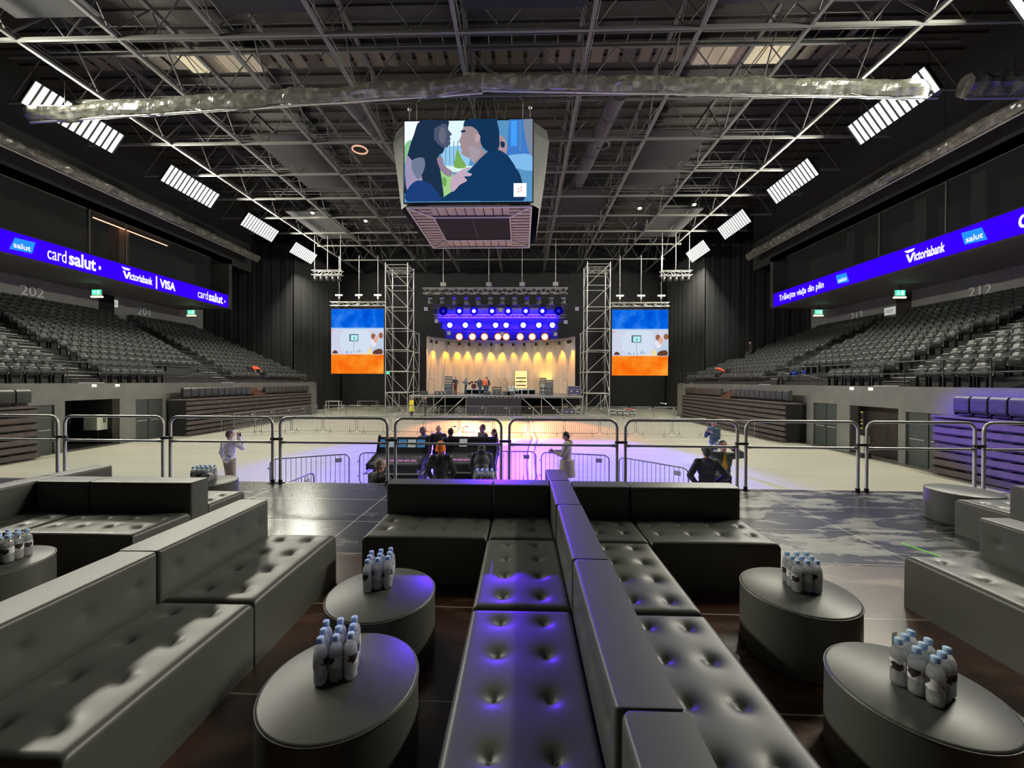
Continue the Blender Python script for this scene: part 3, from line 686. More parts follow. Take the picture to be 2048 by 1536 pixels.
# small warm work lights in the roof
for (px, py, pz, w_, lb) in ((-21.6, 21.3, 17.9, 1, 'left of the wrapped roll'), (17.4, 19.9, 17.6, 1, 'right of the wrapped roll'), (-17.2, 32.2, 17.0, 2, 'between the left floodlights and the cube'), (-12.8, 32.2, 16.3, 1, 'just left of the cube'),
                          (13.2, 31.0, 16.9, 2, 'between the right floodlights and the cube'), (8.6, 29.5, 16.0, 1, 'just right of the cube')):
    e = thing('work_light', 'small glowing work light in the roof '+lb, 'ceiling light', (px, py, pz)); q = MB(); q.lathe([(0.02, 0.2), (0.12, 0.16), (0.2, 0.0)], 16); q.build('shade', BLACKM, e)
    q = MB(); q.ell((0, 0, 0.0), 0.12, 0.12, 0.08, 12); q.build('bulb', emat('bulb_warm', (1, 0.85, 0.6), 30), e)
    q = MB(); q.bar((0, 0, 0.2), (0, 0, 1.2), 0.015, 6); q.build('hanger', BLACKM, e)

# plastic-wrapped curtain rolls hung in a rectangle
PLAST = mat('plastic_wrap', (0.16, 0.16, 0.13), 0.14, spec=0.9, coat=1.0, noisy=0.8, nscale=3, ncol=(0.42, 0.42, 0.36), thr=(0.5, 0.7), bump=0.8, bscale=9)
def roll(name, p, q_, r, label, seed=0, sag=0.0):
    p = Vector(p); q_ = Vector(q_); L = (q_-p).length; n = int(L/0.11); m_ = 16; d = (q_-p)/L; side = d.cross(Vector((0, 0, 1))).normalized(); up = Vector((0, 0, 1)); b = MB(); vs = []
    for i in range(n+1):
        t = i/n; c = p+d*L*t-up*sag*math.sin(t*PI*5)**2
        for j in range(m_):
            a = 2*PI*j/m_; nz = noise.noise(Vector((i*0.35+seed, j*0.9, seed)))*0.14+noise.noise(Vector((i*0.08+seed, math.cos(a)*1.2, math.sin(a)*1.2)))*0.22
            rr = r*(1+nz); low = 0.16*r if math.sin(a) < -0.8 else 0
            vs.append(c-p+side*math.cos(a)*rr+up*(math.sin(a)*rr-low))
    fs = [(i*m_+j, i*m_+(j+1) % m_, (i+1)*m_+(j+1) % m_, (i+1)*m_+j) for i in range(n) for j in range(m_)]
    b.add(vs, fs, 0, False); b.add(vs, [tuple(range(m_)), tuple(range(n*m_, (n+1)*m_))], 0)
    e = thing(name, label, 'curtain roll', p); b.build('plastic_wrap', PLAST, e)
    for i in range(0, int(L/3.4)+1):
        k = MB(); c = d*min(L-0.1, i*3.4+1.7); k.bar(c+up*r*0.9, c+up*(16.7-p.z if abs(d.x) > 0.5 else 18.6-p.z), 0.012, 6); k.build('suspension_cable', BLACKM, e)
    k = MB(); k.bar((0, 0, -r*1.35), d*L+Vector((0, 0, -r*1.35)), 0.05, 8); k.build('track_rail', TRUSS, e)
    return e
roll('wrapped_curtain_roll', (-22.4, 17.6, 15.35), (-1.7, 16.7, 15.75), 0.30, 'long crumpled plastic-wrapped curtain roll crossing above and left of the video cube', 1, 0.1)
roll('wrapped_curtain_roll', (-2.6, 17.6, 16.55), (17.8, 17.6, 15.9), 0.32, 'long crumpled plastic-wrapped curtain roll crossing above and right of the video cube', 5, 0.08)
roll('wrapped_curtain_roll', (-26.0, 9.0, 15.3), (-26.0, 38.5, 15.3), 0.28, 'plastic-wrapped curtain roll running away beside the left balcony windows', 9)
roll('wrapped_curtain_roll', (21.5, 9.0, 15.3), (21.5, 38.5, 15.3), 0.30, 'plastic-wrapped curtain roll running away beside the right balcony windows', 13)
roll('wrapped_curtain_roll', (18.3, 17.0, 15.6), (20.9, 16.6, 15.3), 0.42, 'fat plastic-wrapped roll beside the nearest right floodlight', 17)
# round air ducts near the cube
DUCTM = mat('duct_grey', (0.10, 0.10, 0.11), 0.5, 0.3)
for (xa, ya, xb, yb, lb) in ((-9.2, 20.5, -7.2, 31, 'left'), (4.9, 20.5, 3.6, 34, 'right')):
    q = MB(); q.bar((xa, ya, 18.0), (xb, yb, 17.8), 0.42, 20)
    for i in range(9):
        t = i/8; c = Vector((xa, ya, 18.0)).lerp(Vector((xb, yb, 17.8)), t); d = (Vector((xb, yb, 17.8))-Vector((xa, ya, 18))).normalized(); q.bar(c-d*0.04, c+d*0.04, 0.46, 20)
    tag(q.build('air_duct', DUCTM), 'fat round grey air duct in the roof just %s of the video cube' % lb, 'duct')
for (x, y, lb, m_) in ((-9.7, 23.5, 'left', emat('ring_warm', (0.9, 0.5, 0.35), 0.9)), (4.6, 23.3, 'right', ROOFSTEEL)):
    q = MB(); k = [(x+0.42*math.cos(2*PI*i/28), y+0.42*math.sin(2*PI*i/28), 17.0) for i in range(28)]; q.path(k, 0.05, 8, closed=True)
    tag(q.build('ring_light', m_), 'small ring fitting in the roof just %s of the video cube' % lb, 'ceiling light')

# ---------------------------------------------------------------- video cube
e = CUBE = thing('video_cube', 'big four-sided hanging video cube showing two people face to face', 'screen', (XC-0.1, 22.0, 11.75))
G = mat('cube_grey', (0.10, 0.105, 0.10), 0.5)
W = 3.05; F = -3.0; CH = 0.85; ZH = 3.95
oct_t = [(-W, F), (W, F), (W+CH, F+CH), (W+CH, 3-CH), (W, 3), (-W, 3), (-W-CH, 3-CH), (-W-CH, F+CH)]
oct_b = [(-W+0.1, F+0.1), (W-0.1, F+0.1), (W+0.35, F+0.6), (W+0.35, 2.4), (W-0.1, 2.9), (-W+0.1, 2.9), (-W-0.35, 2.4), (-W-0.35, F+0.6)]
q = MB(); n = 8; zz = [(-0.0, oct_b), (ZH*0.86, oct_t), (ZH+0.05, [(x*0.97, y*0.97) for x, y in oct_t])]
vs = [(x, y, z) for z, oc in zz for x, y in oc]; fs = [(l*n+i, l*n+(i+1) % n, (l+1)*n+(i+1) % n, (l+1)*n+i) for l in range(2) for i in range(n)]
q.add(vs, fs+[tuple(range(16, 24))]); q.build('housing', G, e)
for (a, fx, nr) in ((0, (0, F-0.06, 0), (0, -1, 0)), (1, (W+CH+0.06, 0, 0), (1, 0, 0)), (2, (-W-CH-0.06, 0, 0), (-1, 0, 0))):
    pass
# underside: ribbed pale border round a black panel, with a steel frame
BOR = mat('cube_under_ribs', (0.42, 0.36, 0.30), 0.5)
q = MB(); x0, x1, y0, y1 = -W+0.05, W-0.05, F+0.1, 2.9; ix, iy0, iy1 = 1.95, -1.7, 1.6
for i in range(15):
    y = y0+(y1-y0)*i/15; q.box(x0, -ix, y, y+(y1-y0)/15*0.62, -0.1, 0.0); q.box(ix, x1, y, y+(y1-y0)/15*0.62, -0.1, 0)
for i in range(13):
    x = x0+(x1-x0)*i/13; q.box(x, x+(x1-x0)/13*0.9, y0, iy0, -0.04, 0.02); q.box(x, x+(x1-x0)/13*0.9, iy1, y1, -0.04, 0.02)
q.build('underside_ribs', BOR, e)
q = MB(); q.box(-ix, ix, iy0, iy1, -0.08, -0.02); q.box(-0.02, 0.02, iy0, iy1, -0.1, -0.08, 1); q.build('underside_panel', [BLACKF, DARKG], e)
q = MB()
for (a, b_) in (((x0, y0), (x1, y0)), ((x1, y0), (x1, y1)), ((x1, y1), (x0, y1)), ((x0, y1), (x0, y0)), ((-ix, iy0), (ix, iy0)), ((ix, iy0), (ix, iy1)), ((ix, iy1), (-ix, iy1)), ((-ix, iy1), (-ix, iy0)),
                ((x0, y0), (-ix, iy0)), ((x1, y0), (ix, iy0)), ((x1, y1), (ix, iy1)), ((x0, y1), (-ix, iy1))):
    q.bar((*a, -0.12), (*b_, -0.12), 0.05, 8)
q.build('underside_frame', SCAF, e)
# picture on the front face: flat patches of colour, 255 x 163 picture units
SW, SH = 6.12, 3.86
def pic(pts): return [(-SW/2+(x-808)/255*SW, 0.05+SH-(y-247)/163*SH) for x, y in pts]
def clip(pts, box):
    for ax, lim, sg in ((0, box[0], 1), (0, box[1], -1), (1, box[2], 1), (1, box[3], -1)):
        out = []
        for i in range(len(pts)):
            a, b_ = pts[i-1], pts[i]; ia, ib = sg*(a[ax]-lim) >= 0, sg*(b_[ax]-lim) >= 0
            if ia != ib: t = (lim-a[ax])/(b_[ax]-a[ax]); out.append((a[0]+(b_[0]-a[0])*t, a[1]+(b_[1]-a[1])*t))
            if ib: out.append(b_)
        pts = out
        if not pts: return pts
    return pts
def shape_mesh(layers, name, parent, M, step=0.003):
    b = MB(); mats = []; x_, y_ = [p[0] for p in layers[0][0]], [p[1] for p in layers[0][0]]
    for l_ in layers[:3]: x_ += [p[0] for p in l_[0]] if name == 'screen_picture' else []; y_ += [p[1] for p in l_[0]] if name == 'screen_picture' else []
    box = (min(x_), max(x_), min(y_), max(y_))
    for k, (pts, m_) in enumerate(layers):
        pts = clip(pts, box)
        if len(pts) < 3: continue
        if m_ not in mats: mats.append(m_)
        vs = [M @ Vector((p[0], p[1], step*k)) for p in pts]
        b.add(vs, [tuple(range(len(pts)))], mats.index(m_))
    return b.build(name, mats, parent)
def smooth_poly(pts, n=3):
    out = []; k = len(pts)
    for i in range(k):
        p0, p1, p2, p3 = [Vector(pts[(i+j-1) % k]) for j in range(4)]
        for s in range(n):
            t = s/n; out.append(tuple(0.5*((2*p1)+(p2-p0)*t+(2*p0-5*p1+4*p2-p3)*t*t+(3*p1-p0-3*p2+p3)*t**3)))
    return out
def EM(n, c, s=1.0): return emat('video_'+n, c, s)
L_ = []
def lay(pts, m_, sm=True): L_.append((pic(smooth_poly(pts) if sm else pts), m_))
lay([(808, 247), (1063, 247), (1063, 410), (808, 410)], EM('bg', (0.10, 0.30, 0.55)), False)
lay([(808, 247), (840, 247), (815, 300), (808, 330)], EM('white', (0.9, 1, 1)), False)
lay([(808, 296), (822, 285), (820, 320), (808, 330)], EM('green1', (0.25, 0.55, 0.3)))
lay([(892, 247), (940, 247), (925, 285), (925, 330), (900, 330), (884, 300)], EM('sky', (0.75, 0.95, 1.0)), False)
lay([(880, 300), (945, 295), (935, 345), (885, 345)], EM('street', (0.30, 0.60, 0.85)), False)
lay([(886, 338), (945, 338), (930, 350), (888, 350)], EM('pale', (0.7, 0.9, 0.85)), False)
for x in (890, 898, 906, 914): lay([(x, 288), (x+1.5, 288), (x+1.5, 335), (x, 335)], EM('pole', (0.10, 0.25, 0.5)), False)
lay([(914, 305), (922, 322), (932, 341), (908, 341), (910, 322)], EM('bush', (0.20, 0.42, 0.10)))
lay([(878, 350), (905, 352), (905, 395), (884, 400)], EM('leafy', (0.35, 0.65, 0.25)))
lay([(886, 360), (893, 366), (890, 380), (884, 372)], EM('leafy2', (0.15, 0.4, 0.1)))
lay([(1017, 247), (1063, 247), (1063, 340), (1010, 335)], EM('blue_room', (0.05, 0.20, 0.60)), False)
lay([(1020, 250), (1032, 250), (1032, 300), (1020, 300)], EM('blue_lit', (0.06, 0.35, 0.95)), False)
lay([(1037, 250), (1040, 250), (1040, 310), (1037, 310)], EM('pole', (0.10, 0.25, 0.5)), False)
lay([(1010, 320), (1063, 318), (1063, 350), (1010, 336)], EM('car', (0.22, 0.50, 0.85)))
lay([(1045, 250), (1063, 247), (1063, 320), (1052, 300)], EM('face4', (0.20, 0.25, 0.35)))
lay([(1000, 335), (1030, 345), (1042, 370), (1045, 410), (960, 410)], EM('dark3', (0.008, 0.03, 0.09)))
lay([(996, 280), (1006, 284), (1013, 300), (1010, 318), (1000, 322), (994, 310)], EM('face3', (0.42, 0.28, 0.32)))
lay([(1000, 291), (1008, 294), (1007, 303), (1001, 302)], EM('dark3', (0.008, 0.03, 0.09)))
# woman
lay([(842, 247), (893, 247), (896, 262), (892, 290), (886, 312), (878, 318), (880, 345), (884, 372), (882, 410), (815, 410), (812, 340), (818, 305), (828, 275)], EM('hair', (0.012, 0.03, 0.07)))
lay([(868, 264), (886, 254), (893, 256), (897, 268), (904, 276), (899, 280), (901, 285), (899, 289), (901, 293), (895, 302), (886, 302), (876, 296), (868, 284)], EM('cheek', (0.07, 0.09, 0.16)), False)
lay([(882, 262), (890, 266), (892, 280), (888, 294), (880, 290), (877, 276)], EM('cheek2', (0.13, 0.14, 0.20)))
lay([(812, 320), (822, 325), (840, 350), (845, 380), (820, 390), (812, 375)], EM('hand1', (0.35, 0.30, 0.48)))
lay([(824, 328), (846, 322), (850, 340), (838, 365), (826, 350)], EM('grey_hair', (0.16, 0.20, 0.30)))
lay([(816, 385), (835, 368), (860, 375), (880, 400), (880, 410), (815, 410)], EM('sleeve', (0.012, 0.05, 0.20)))
# man
lay([(952, 334), (962, 322), (975, 312), (992, 307), (1004, 312), (1016, 322), (1028, 340), (1036, 362), (1040, 385), (1036, 410), (878, 410), (890, 400), (908, 388), (922, 372), (936, 352)], EM('coat', (0.006, 0.04, 0.12)), False)
lay([(930, 256), (945, 252), (962, 262), (966, 290), (962, 305), (972, 314), (955, 330), (948, 336), (942, 326), (930, 321), (922, 316), (924, 308), (920, 303), (921, 297), (917, 291), (922, 281), (923, 270)], EM('face2', (0.36, 0.27, 0.30)), False)
lay([(926, 262), (928, 251), (938, 247), (992, 247), (997, 270), (998, 300), (994, 310), (978, 314), (966, 305), (961, 296), (958, 280), (954, 270), (944, 262), (934, 261)], EM('hair2', (0.006, 0.035, 0.10)), False)
lay([(950, 278), (957, 277), (960, 285), (955, 294), (950, 291)], EM('ear', (0.50, 0.36, 0.38)))
lay([(922, 270), (930, 269), (930, 273), (922, 273)], EM('hair2', (0.006, 0.035, 0.10)))
lay([(938, 300), (960, 312), (948, 332), (940, 324)], EM('neck', (0.38, 0.32, 0.40)))
# hand on the back
lay([(874, 326), (884, 322), (890, 340), (905, 352), (900, 362), (884, 352)], EM('hand2', (0.30, 0.22, 0.32)))
lay([(905, 362), (920, 350), (938, 343), (940, 347), (930, 352), (943, 356), (940, 361), (928, 362), (934, 370), (920, 378), (906, 392), (900, 380)], EM('hand3', (0.55, 0.40, 0.52)))
lay([(1026, 376), (1051, 376), (1051, 403), (1026, 403)], EM('logo_white', (1, 0.98, 1), 1.2), False)
for (x, y) in ((1034, 386), (1039, 384), (1034, 392), (1039, 390)): lay([(x, y), (x+3, y), (x+3, y+2.5), (x, y+2.5)], EM('logo_pink', (0.55, 0.2, 0.3)), False)
shape_mesh(L_, 'front_screen', e, facing((0, F-0.05, 0), (0, -1, 0)), 0.004)
q = MB(); q.box(-SW/2-0.05, SW/2+0.05, F-0.04, F+0.02, 0, ZH+0.02); q.build('screen_cabinet', BLACKM, e)
# suspension over the cube
q = MB()
for sx in (-1, 1):
    for sy in (-1, 1):
        q.bar((sx*2.6, sy*2.6, ZH), (sx*2.6, sy*2.6, ZH+1.2), 0.03, 6); q.bar((sx*2.6, sy*2.6, ZH+1.2), (sx*0.6, sy*0.6, ZH+4.5), 0.03, 6)
for i in range(7):
    q.bar((-1.5+i*0.5, -1, ZH), (-1.0+i*0.45, 0, ZH+3), 0.025, 6); q.bar((1.5-i*0.5, -1, ZH), (1.0-i*0.45, 0, ZH+3), 0.025, 6)
q.build('suspension_frame', TRUSS, e)
q = MB()
for sx in (-1, 1): q.bar((sx*2.95, -2.6, ZH), (sx*2.95, -2.6, ZH+0.8), 0.03, 6); q.ell((sx*2.95, -2.6, ZH+0.85), 0.1, 0.1, 0.1, 10)
q.build('lifting_eye', TRUSS, e)
# ================================================================= STAGE
def box_truss(q, p, L, s=0.3, r=0.022, n=None, z=0):
    """square lattice girder along +X"""
    n = n or max(2, int(L/0.45)); h = s/2
    for (a, c) in ((-h, -h), (-h, h), (h, -h), (h, h)): q.bar((p[0], p[1]+a, p[2]+c), (p[0]+L, p[1]+a, p[2]+c), r, 6)
    for i in range(n):
        x0 = p[0]+L*i/n; x1 = p[0]+L*(i+1)/n
        for sgn in (-h, h):
            a, c = ((-h, h) if i % 2 else (h, -h))
            q.bar((x0, p[1]+sgn, p[2]+a), (x1, p[1]+sgn, p[2]+c), r*0.6, 4); q.bar((x0, p[1]+a, p[2]+sgn), (x1, p[1]+c, p[2]+sgn), r*0.6, 4)
DZ = 1.93; SX0, SX1, SY = -10.7, 5.7, 37.6
e = thing('stage', 'raised concert stage on scaffold legs with dark front cloth', 'stage', (XC, SY, 0))
hw = 8.2
q = MB(); q.box(-hw, hw, 0, 11.5, DZ-0.14, DZ, 0); q.build('stage_deck', mat('stage_deck_grey', (0.22, 0.22, 0.25), 0.35), e)
q = MB(); q.bar((-hw, -0.05, DZ-0.07), (hw, -0.05, DZ-0.07), 0.05, 8); q.bar((-hw, -0.05, DZ-0.2), (hw, -0.05, DZ-0.2), 0.03, 8); q.bar((-hw, -0.05, 0.12), (hw, -0.05, 0.12), 0.035, 8); q.build('edge_tube', SCAF, e)
for i, x in enumerate([-hw, -6.9, -5.9, -4.8, -2.8, 2.4, 4.35, 6.3, hw]):
    q = MB(); q.bar((x, 0, 0), (x, 0, DZ-0.1), 0.035, 8); q.box(x-0.08, x+0.08, -0.08, 0.08, 0, 0.02); q.build('stage_leg', SCAF, e)
for (a, c) in ((-6.7, -4.9), (-4.7, -2.9), (-7.8, -6.9), (4.2, 2.4), (6.2, 4.4), (8.1, 6.4)):
    q = MB(); q.bar((a, -0.03, 0.15), (c, -0.03, DZ-0.15), 0.03, 8); q.build('brace', SCAF, e)
q = MB(); n = 90
vs = [(-2.75+5.2*i/n, -0.06+0.03*math.sin(i*0.9), 0.03) for i in range(n+1)]+[(-2.75+5.2*i/n, -0.06+0.03*math.sin(i*0.9), DZ-0.1) for i in range(n+1)]
q.add(vs, [(i, i+1, n+2+i, n+1+i) for i in range(n)], 0, True); q.build('front_cloth', mat('stage_cloth', (0.03, 0.028, 0.045), 0.8), e)
q = MB(); q.box(-hw, hw, 9, 9.1, 0, DZ-0.15); q.build('rear_masking', BLACKF, e)

# scaffold towers
def tower(cx, sgn, label):
    """cx: centre of the front bay; the tall bay is 2.07 square, a lower bay stands behind"""
    e = thing('scaffold_tower', label, 'scaffold tower', (cx, 37.5, 0)); a = 1.06; lv = [0.12+2.03*i for i in range(7)]; H = 14.5
    for (x, y, h) in ((-a, 0, H), (a, 0, H), (-a, 2.1, H), (a, 2.1, H), (-a, 4.2, 8.3), (a, 4.2, 8.3)):
        q = MB(); q.bar((x, y, 0), (x, y, h), 0.045, 8); q.box(x-0.1, x+0.1, y-0.1, y+0.1, 0, 0.02)
        for z in lv: q.bar((x, y, z-0.05), (x, y, z+0.05), 0.07, 8) if z < h else None
        q.build('post', SCAF, e)
    for k, z in enumerate(lv+[13.7, 14.3]):
        q = MB(); ys = (0, 2.1, 4.2) if z < 8.4 else (0, 2.1)
        for y in ys: q.bar((-a, y, z), (a, y, z), 0.038, 8)
        for x in (-a, a): q.bar((x, 0, z), (x, ys[-1], z), 0.038, 8)
        q.build('ledger_frame', SCAF, e)
    for i in range(len(lv)):
        z0 = lv[i]; z1 = lv[i]+2.03 if i < 6 else 14.3
        q = MB(); q.bar((-a*sgn, -0.04, z1), (a*sgn, -0.04, z0), 0.032, 8); q.build('brace', SCAF, e)
        q = MB(); q.bar((-a, 0, z1), (-a, 2.1, z0), 0.03, 6); q.bar((a, 0, z0), (a, 2.1, z1), 0.03, 6)
        if i < 4: q.bar((-a, 2.1, z1), (-a, 4.2, z0), 0.03, 6); q.bar((a, 2.1, z1), (a, 4.2, z0), 0.03, 6); q.bar((a*sgn, 4.2, z0), (-a*sgn, 4.2, z1), 0.03, 6)
        q.build('brace', SCAF, e)
    q = MB(); box_truss(q, (-a, 1.0, 14.0), 2*a, 0.5, 0.03, 4); q.build('top_truss', TRUSS, e)
    q = MB(); q.box(-0.85, 0.85, 2.2, 2.24, 2.2, 12.0); q.build('black_cloth', BLACKF, e)
    return e
tower(-11.93, 1, 'tall galvanised scaffold tower left of the stage'); tower(7.15, -1, 'tall galvanised scaffold tower right of the stage')

# side video screens
BLUEV = mat('screen_blue', (0.0, 0.0, 0.0), 0.5, emit=(0.01, 0.16, 0.85), es=0.95)
def emit_noise(name, c1, c2, c3, s, sc):
    m = bpy.data.materials.new(name); m.use_nodes = True; N = m.node_tree.nodes; L = m.node_tree.links; b = N['Principled BSDF']; b.inputs['Base Color'].default_value = (0, 0, 0, 1); b.inputs['Specular IOR Level'].default_value = 0
    tc = N.new('ShaderNodeTexCoord'); n = N.new('ShaderNodeTexNoise'); n.inputs['Scale'].default_value = sc; n.inputs['Detail'].default_value = 5; L.new(tc.outputs['Object'], n.inputs[0])
    cr = N.new('ShaderNodeValToRGB'); L.new(n.outputs[0], cr.inputs[0]); el = cr.color_ramp.elements
    el[0].position = 0.3; el[0].color = (*c1, 1); el[1].position = 0.7; el[1].color = (*c3, 1); x = el.new(0.5); x.color = (*c2, 1)
    L.new(cr.outputs[0], b.inputs['Emission Color']); b.inputs['Emission Strength'].default_value = s
    return m
BV = emit_noise('video_mottled_blue', (0.0, 0.07, 0.62), (0.0, 0.13, 0.8), (0.04, 0.25, 0.9), 0.95, 0.8)
OV = emit_noise('video_mottled_orange', (0.95, 0.10, 0.0), (0.95, 0.22, 0.01), (1.0, 0.36, 0.04), 1.0, 0.7)
def video(x0, x1, z0, z1, label):
    w_, h = x1-x0, z1-z0; e = thing('video_screen', label, 'screen', ((x0+x1)/2, 37.5, z0))
    q = MB(); q.box(-w_/2-0.04, w_/2+0.04, 0, 0.16, -0.04, h+0.04); q.build('screen_cabinet', BLACKM, e)
    def U(px, py): return (-w_/2+(px-662)/108*w_, h-(py-617)/131*h)
    L = []
    def l(pts, m_, sm=True): L.append(([U(*p) for p in (smooth_poly(pts, 2) if sm else pts)], m_))
    R_ = lambda a, b_, c, d: [(a, b_), (c, b_), (c, d), (a, d)]
    l(R_(662, 617, 770, 656), BV, False); l(R_(662, 708, 770, 748), OV, False); l(R_(662, 655, 770, 709), EM('room', (0.62, 0.66, 0.80)), False)
    l([(690, 660), (735, 660), (742, 680), (735, 704), (690, 704), (680, 682)], EM('room_lit', (0.64, 0.74, 0.88)))
    l(R_(662, 655, 770, 657), EM('room_edge', (0.30, 0.55, 0.95)), False)
    l(R_(699.5, 668, 718, 682.5), EM('tv_edge', (0.08, 0.14, 0.18)), False); l(R_(702.5, 670, 716.5, 681), EM('tv_face', (0.45, 0.85, 0.85)), False); l(R_(709, 674, 710.5, 679), EM('tv_mark', (0.02, 0.1, 0.1)), False)
    l(R_(708.4, 682, 709.2, 702), EM('cable', (0.25, 0.3, 0.35)), False)
    for i, (a, hh) in enumerate(((693, 8), (696, 5), (703, 5), (709, 6), (716, 9), (720, 12), (724, 6))): l([(a, 706), (a+1, 706-hh), (a+2, 706)], EM('glassware', (0.10, 0.25, 0.42)), False)
    l([(665, 707), (669, 701), (674, 702), (677, 707)], EM('brown', (0.13, 0.05, 0.03)))
    l([(700, 708), (735, 704), (770, 700), (770, 709)], EM('table', (0.75, 0.72, 0.68)))
    l([(748, 697), (756, 688), (770, 676), (770, 708), (749, 708)], EM('shirt', (0.50, 0.60, 0.75)))
    l([(753, 700), (766, 698), (768, 708), (748, 708)], EM('brown', (0.13, 0.05, 0.03)))
    for (a, b_) in ((749.5, 672.5), (765, 671)): l([(a+4.5*math.cos(t), b_+6*math.sin(t)) for t in [i*PI/4 for i in range(8)]], EM('hair_red', (0.32, 0.12, 0.06)))
    l([(752, 674), (757, 671), (760, 680), (755, 686), (750, 682)], EM('skin', (0.75, 0.45, 0.35))); l([(744, 678), (750, 682), (756, 690), (750, 694), (745, 688)], EM('shirt2', (0.80, 0.80, 0.88)))
    l([(740, 697), (744, 697), (746, 702), (744, 708), (739, 708)], EM('yellow', (0.85, 0.75, 0.30))); l(R_(663, 659, 667, 663.5), EM('red_mark', (0.85, 0.35, 0.4)), False)
    shape_mesh(L, 'screen_picture', e, facing((0, -0.01, 0), (0, -1, 0)), 0.006)
    q = MB()
    for i in range(10): q.box(-w_/2+0.2+i*(w_-0.4)/9-0.02, -w_/2+0.2+i*(w_-0.4)/9+0.02, 0.05, 0.09, h, h+0.3)
    q.build('hanging_bracket', BLACKM, e)
    t = thing('screen_truss', 'bright lattice girder with three hoists carrying the '+('left' if x0 < 0 else 'right')+' side screen', 'truss', ((x0+x1)/2, 37.6, z0+h+0.5))
    q = MB(); box_truss(q, (-w_/2-0.1, 0, 0), w_+0.2, 0.34, 0.035); q.build('girder', TRUSS, t)
    for k in (-0.36, 0.02, 0.38):
        q = MB(); q.bar((k*w_, 0, 0.1), (k*w_, 0, 4.6), 0.02, 6); ch = q.build('hoist_chain', SCAF, t); q = MB(); q.box(k*w_-0.35, k*w_+0.35, -0.1, 0.1, 0.75, 0.9); q.bar((k*w_, 0, 0.5), (k*w_, 0, 0.75), 0.1, 10); q.build('hoist', TRUSS, ch)
video(-18.2, -13.15, 3.95, 10.1, 'tall blue, white and orange video screen left of the stage'); video(8.42, 13.62, 3.85, 10.0, 'tall blue, white and orange video screen right of the stage')

# rig trusses and moving lights
def rig(x0, x1, y, z, label, s=0.4, m_=TRUSS, hoists=()):
    t = thing('lighting_truss', label, 'truss', ((x0+x1)/2, y, z)); L = x1-x0
    q = MB(); box_truss(q, (-L/2, 0, 0), L, s, 0.03); q.build('girder', m_, t)
    for h in hoists:
        q = MB(); q.bar((h, 0, s/2), (h, 0, 5.2), 0.018, 6); c = q.build('hoist_chain', SCAF, t); q = MB(); q.box(h-0.25, h+0.25, -0.15, 0.15, s/2+0.2, s/2+0.55); q.build('hoist', TRUSS, c)
    return t
rig(-9.6, 4.35, 38.2, 11.95, 'bright silver front lighting truss across the top of the stage', 0.5, TRUSS, (-5.0, -0.6, 2.6, 5.8))
rig(-9.3, 4.5, 39.6, 10.75, 'dark lighting truss carrying the top row of blue lights', 0.3, GALVD)
rig(-9.2, 4.5, 41.2, 10.0, 'lighting truss carrying the middle row of blue lights', 0.3, GALV)
rig(-8.6, 4.0, 44.0, 8.95, 'lighting truss carrying the row of warm lights', 0.3, GALVD)
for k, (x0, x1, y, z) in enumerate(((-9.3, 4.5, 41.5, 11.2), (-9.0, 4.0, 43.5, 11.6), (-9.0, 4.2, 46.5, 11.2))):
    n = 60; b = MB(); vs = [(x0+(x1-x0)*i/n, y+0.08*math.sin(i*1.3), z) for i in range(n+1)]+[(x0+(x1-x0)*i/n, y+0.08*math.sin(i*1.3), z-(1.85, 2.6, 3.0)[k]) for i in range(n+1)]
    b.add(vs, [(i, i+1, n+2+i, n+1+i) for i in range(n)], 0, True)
    tag(b.build('border_cloth', mat('border_cloth', (0.02, 0.015, 0.16), 0.85)), 'dark pleated border cloth above the stage lit and tinted blue, %s' % ('foremost', 'middle', 'rearmost')[k], 'drape')  # blue stage light is also put into the cloth's base colour
def lens_halo_mat(name, core, ring, s, r0):  # bright core, then a coloured rim that paints the lamp's glow halo
    m = bpy.data.materials.new(name); m.use_nodes = True; N = m.node_tree.nodes; L = m.node_tree.links; b = N['Principled BSDF']; b.inputs['Base Color'].default_value = (0, 0, 0, 1); b.inputs['Specular IOR Level'].default_value = 0
    tc = N.new('ShaderNodeTexCoord'); g = N.new('ShaderNodeVectorMath'); g.operation = 'LENGTH'; L.new(tc.outputs['Object'], g.inputs[0])
    cr = N.new('ShaderNodeValToRGB'); mr = N.new('ShaderNodeMapRange'); mr.inputs[2].default_value = 0.42; L.new(g.outputs['Value'], mr.inputs[0]); L.new(mr.outputs[0], cr.inputs[0])
    el = cr.color_ramp.elements; el[0].position = r0; el[0].color = (*core, 1); el[1].position = 1; el[1].color = (*[c*0.25 for c in ring], 1); x = el.new(min(0.95, r0+0.15)); x.color = (*ring, 1)
    L.new(cr.outputs[0], b.inputs['Emission Color']); b.inputs['Emission Strength'].default_value = s
    return m
LB1 = lens_halo_mat('halo_lens_blue_small', (3, 3, 4), (0.02, 0.01, 1.2), 1.0, 0.30); LB2 = lens_halo_mat('halo_lens_blue', (3, 3, 3.5), (0.03, 0.02, 1.3), 1.0, 0.52); LW = lens_halo_mat('halo_lens_warm', (4, 3.6, 2.8), (1.3, 0.30, 0.12), 1.0, 0.60); LB0 = lens_halo_mat('halo_lens_blue_dim', (0.05, 0.05, 0.9), (0.0, 0.0, 0.5), 0.6, 0.3)
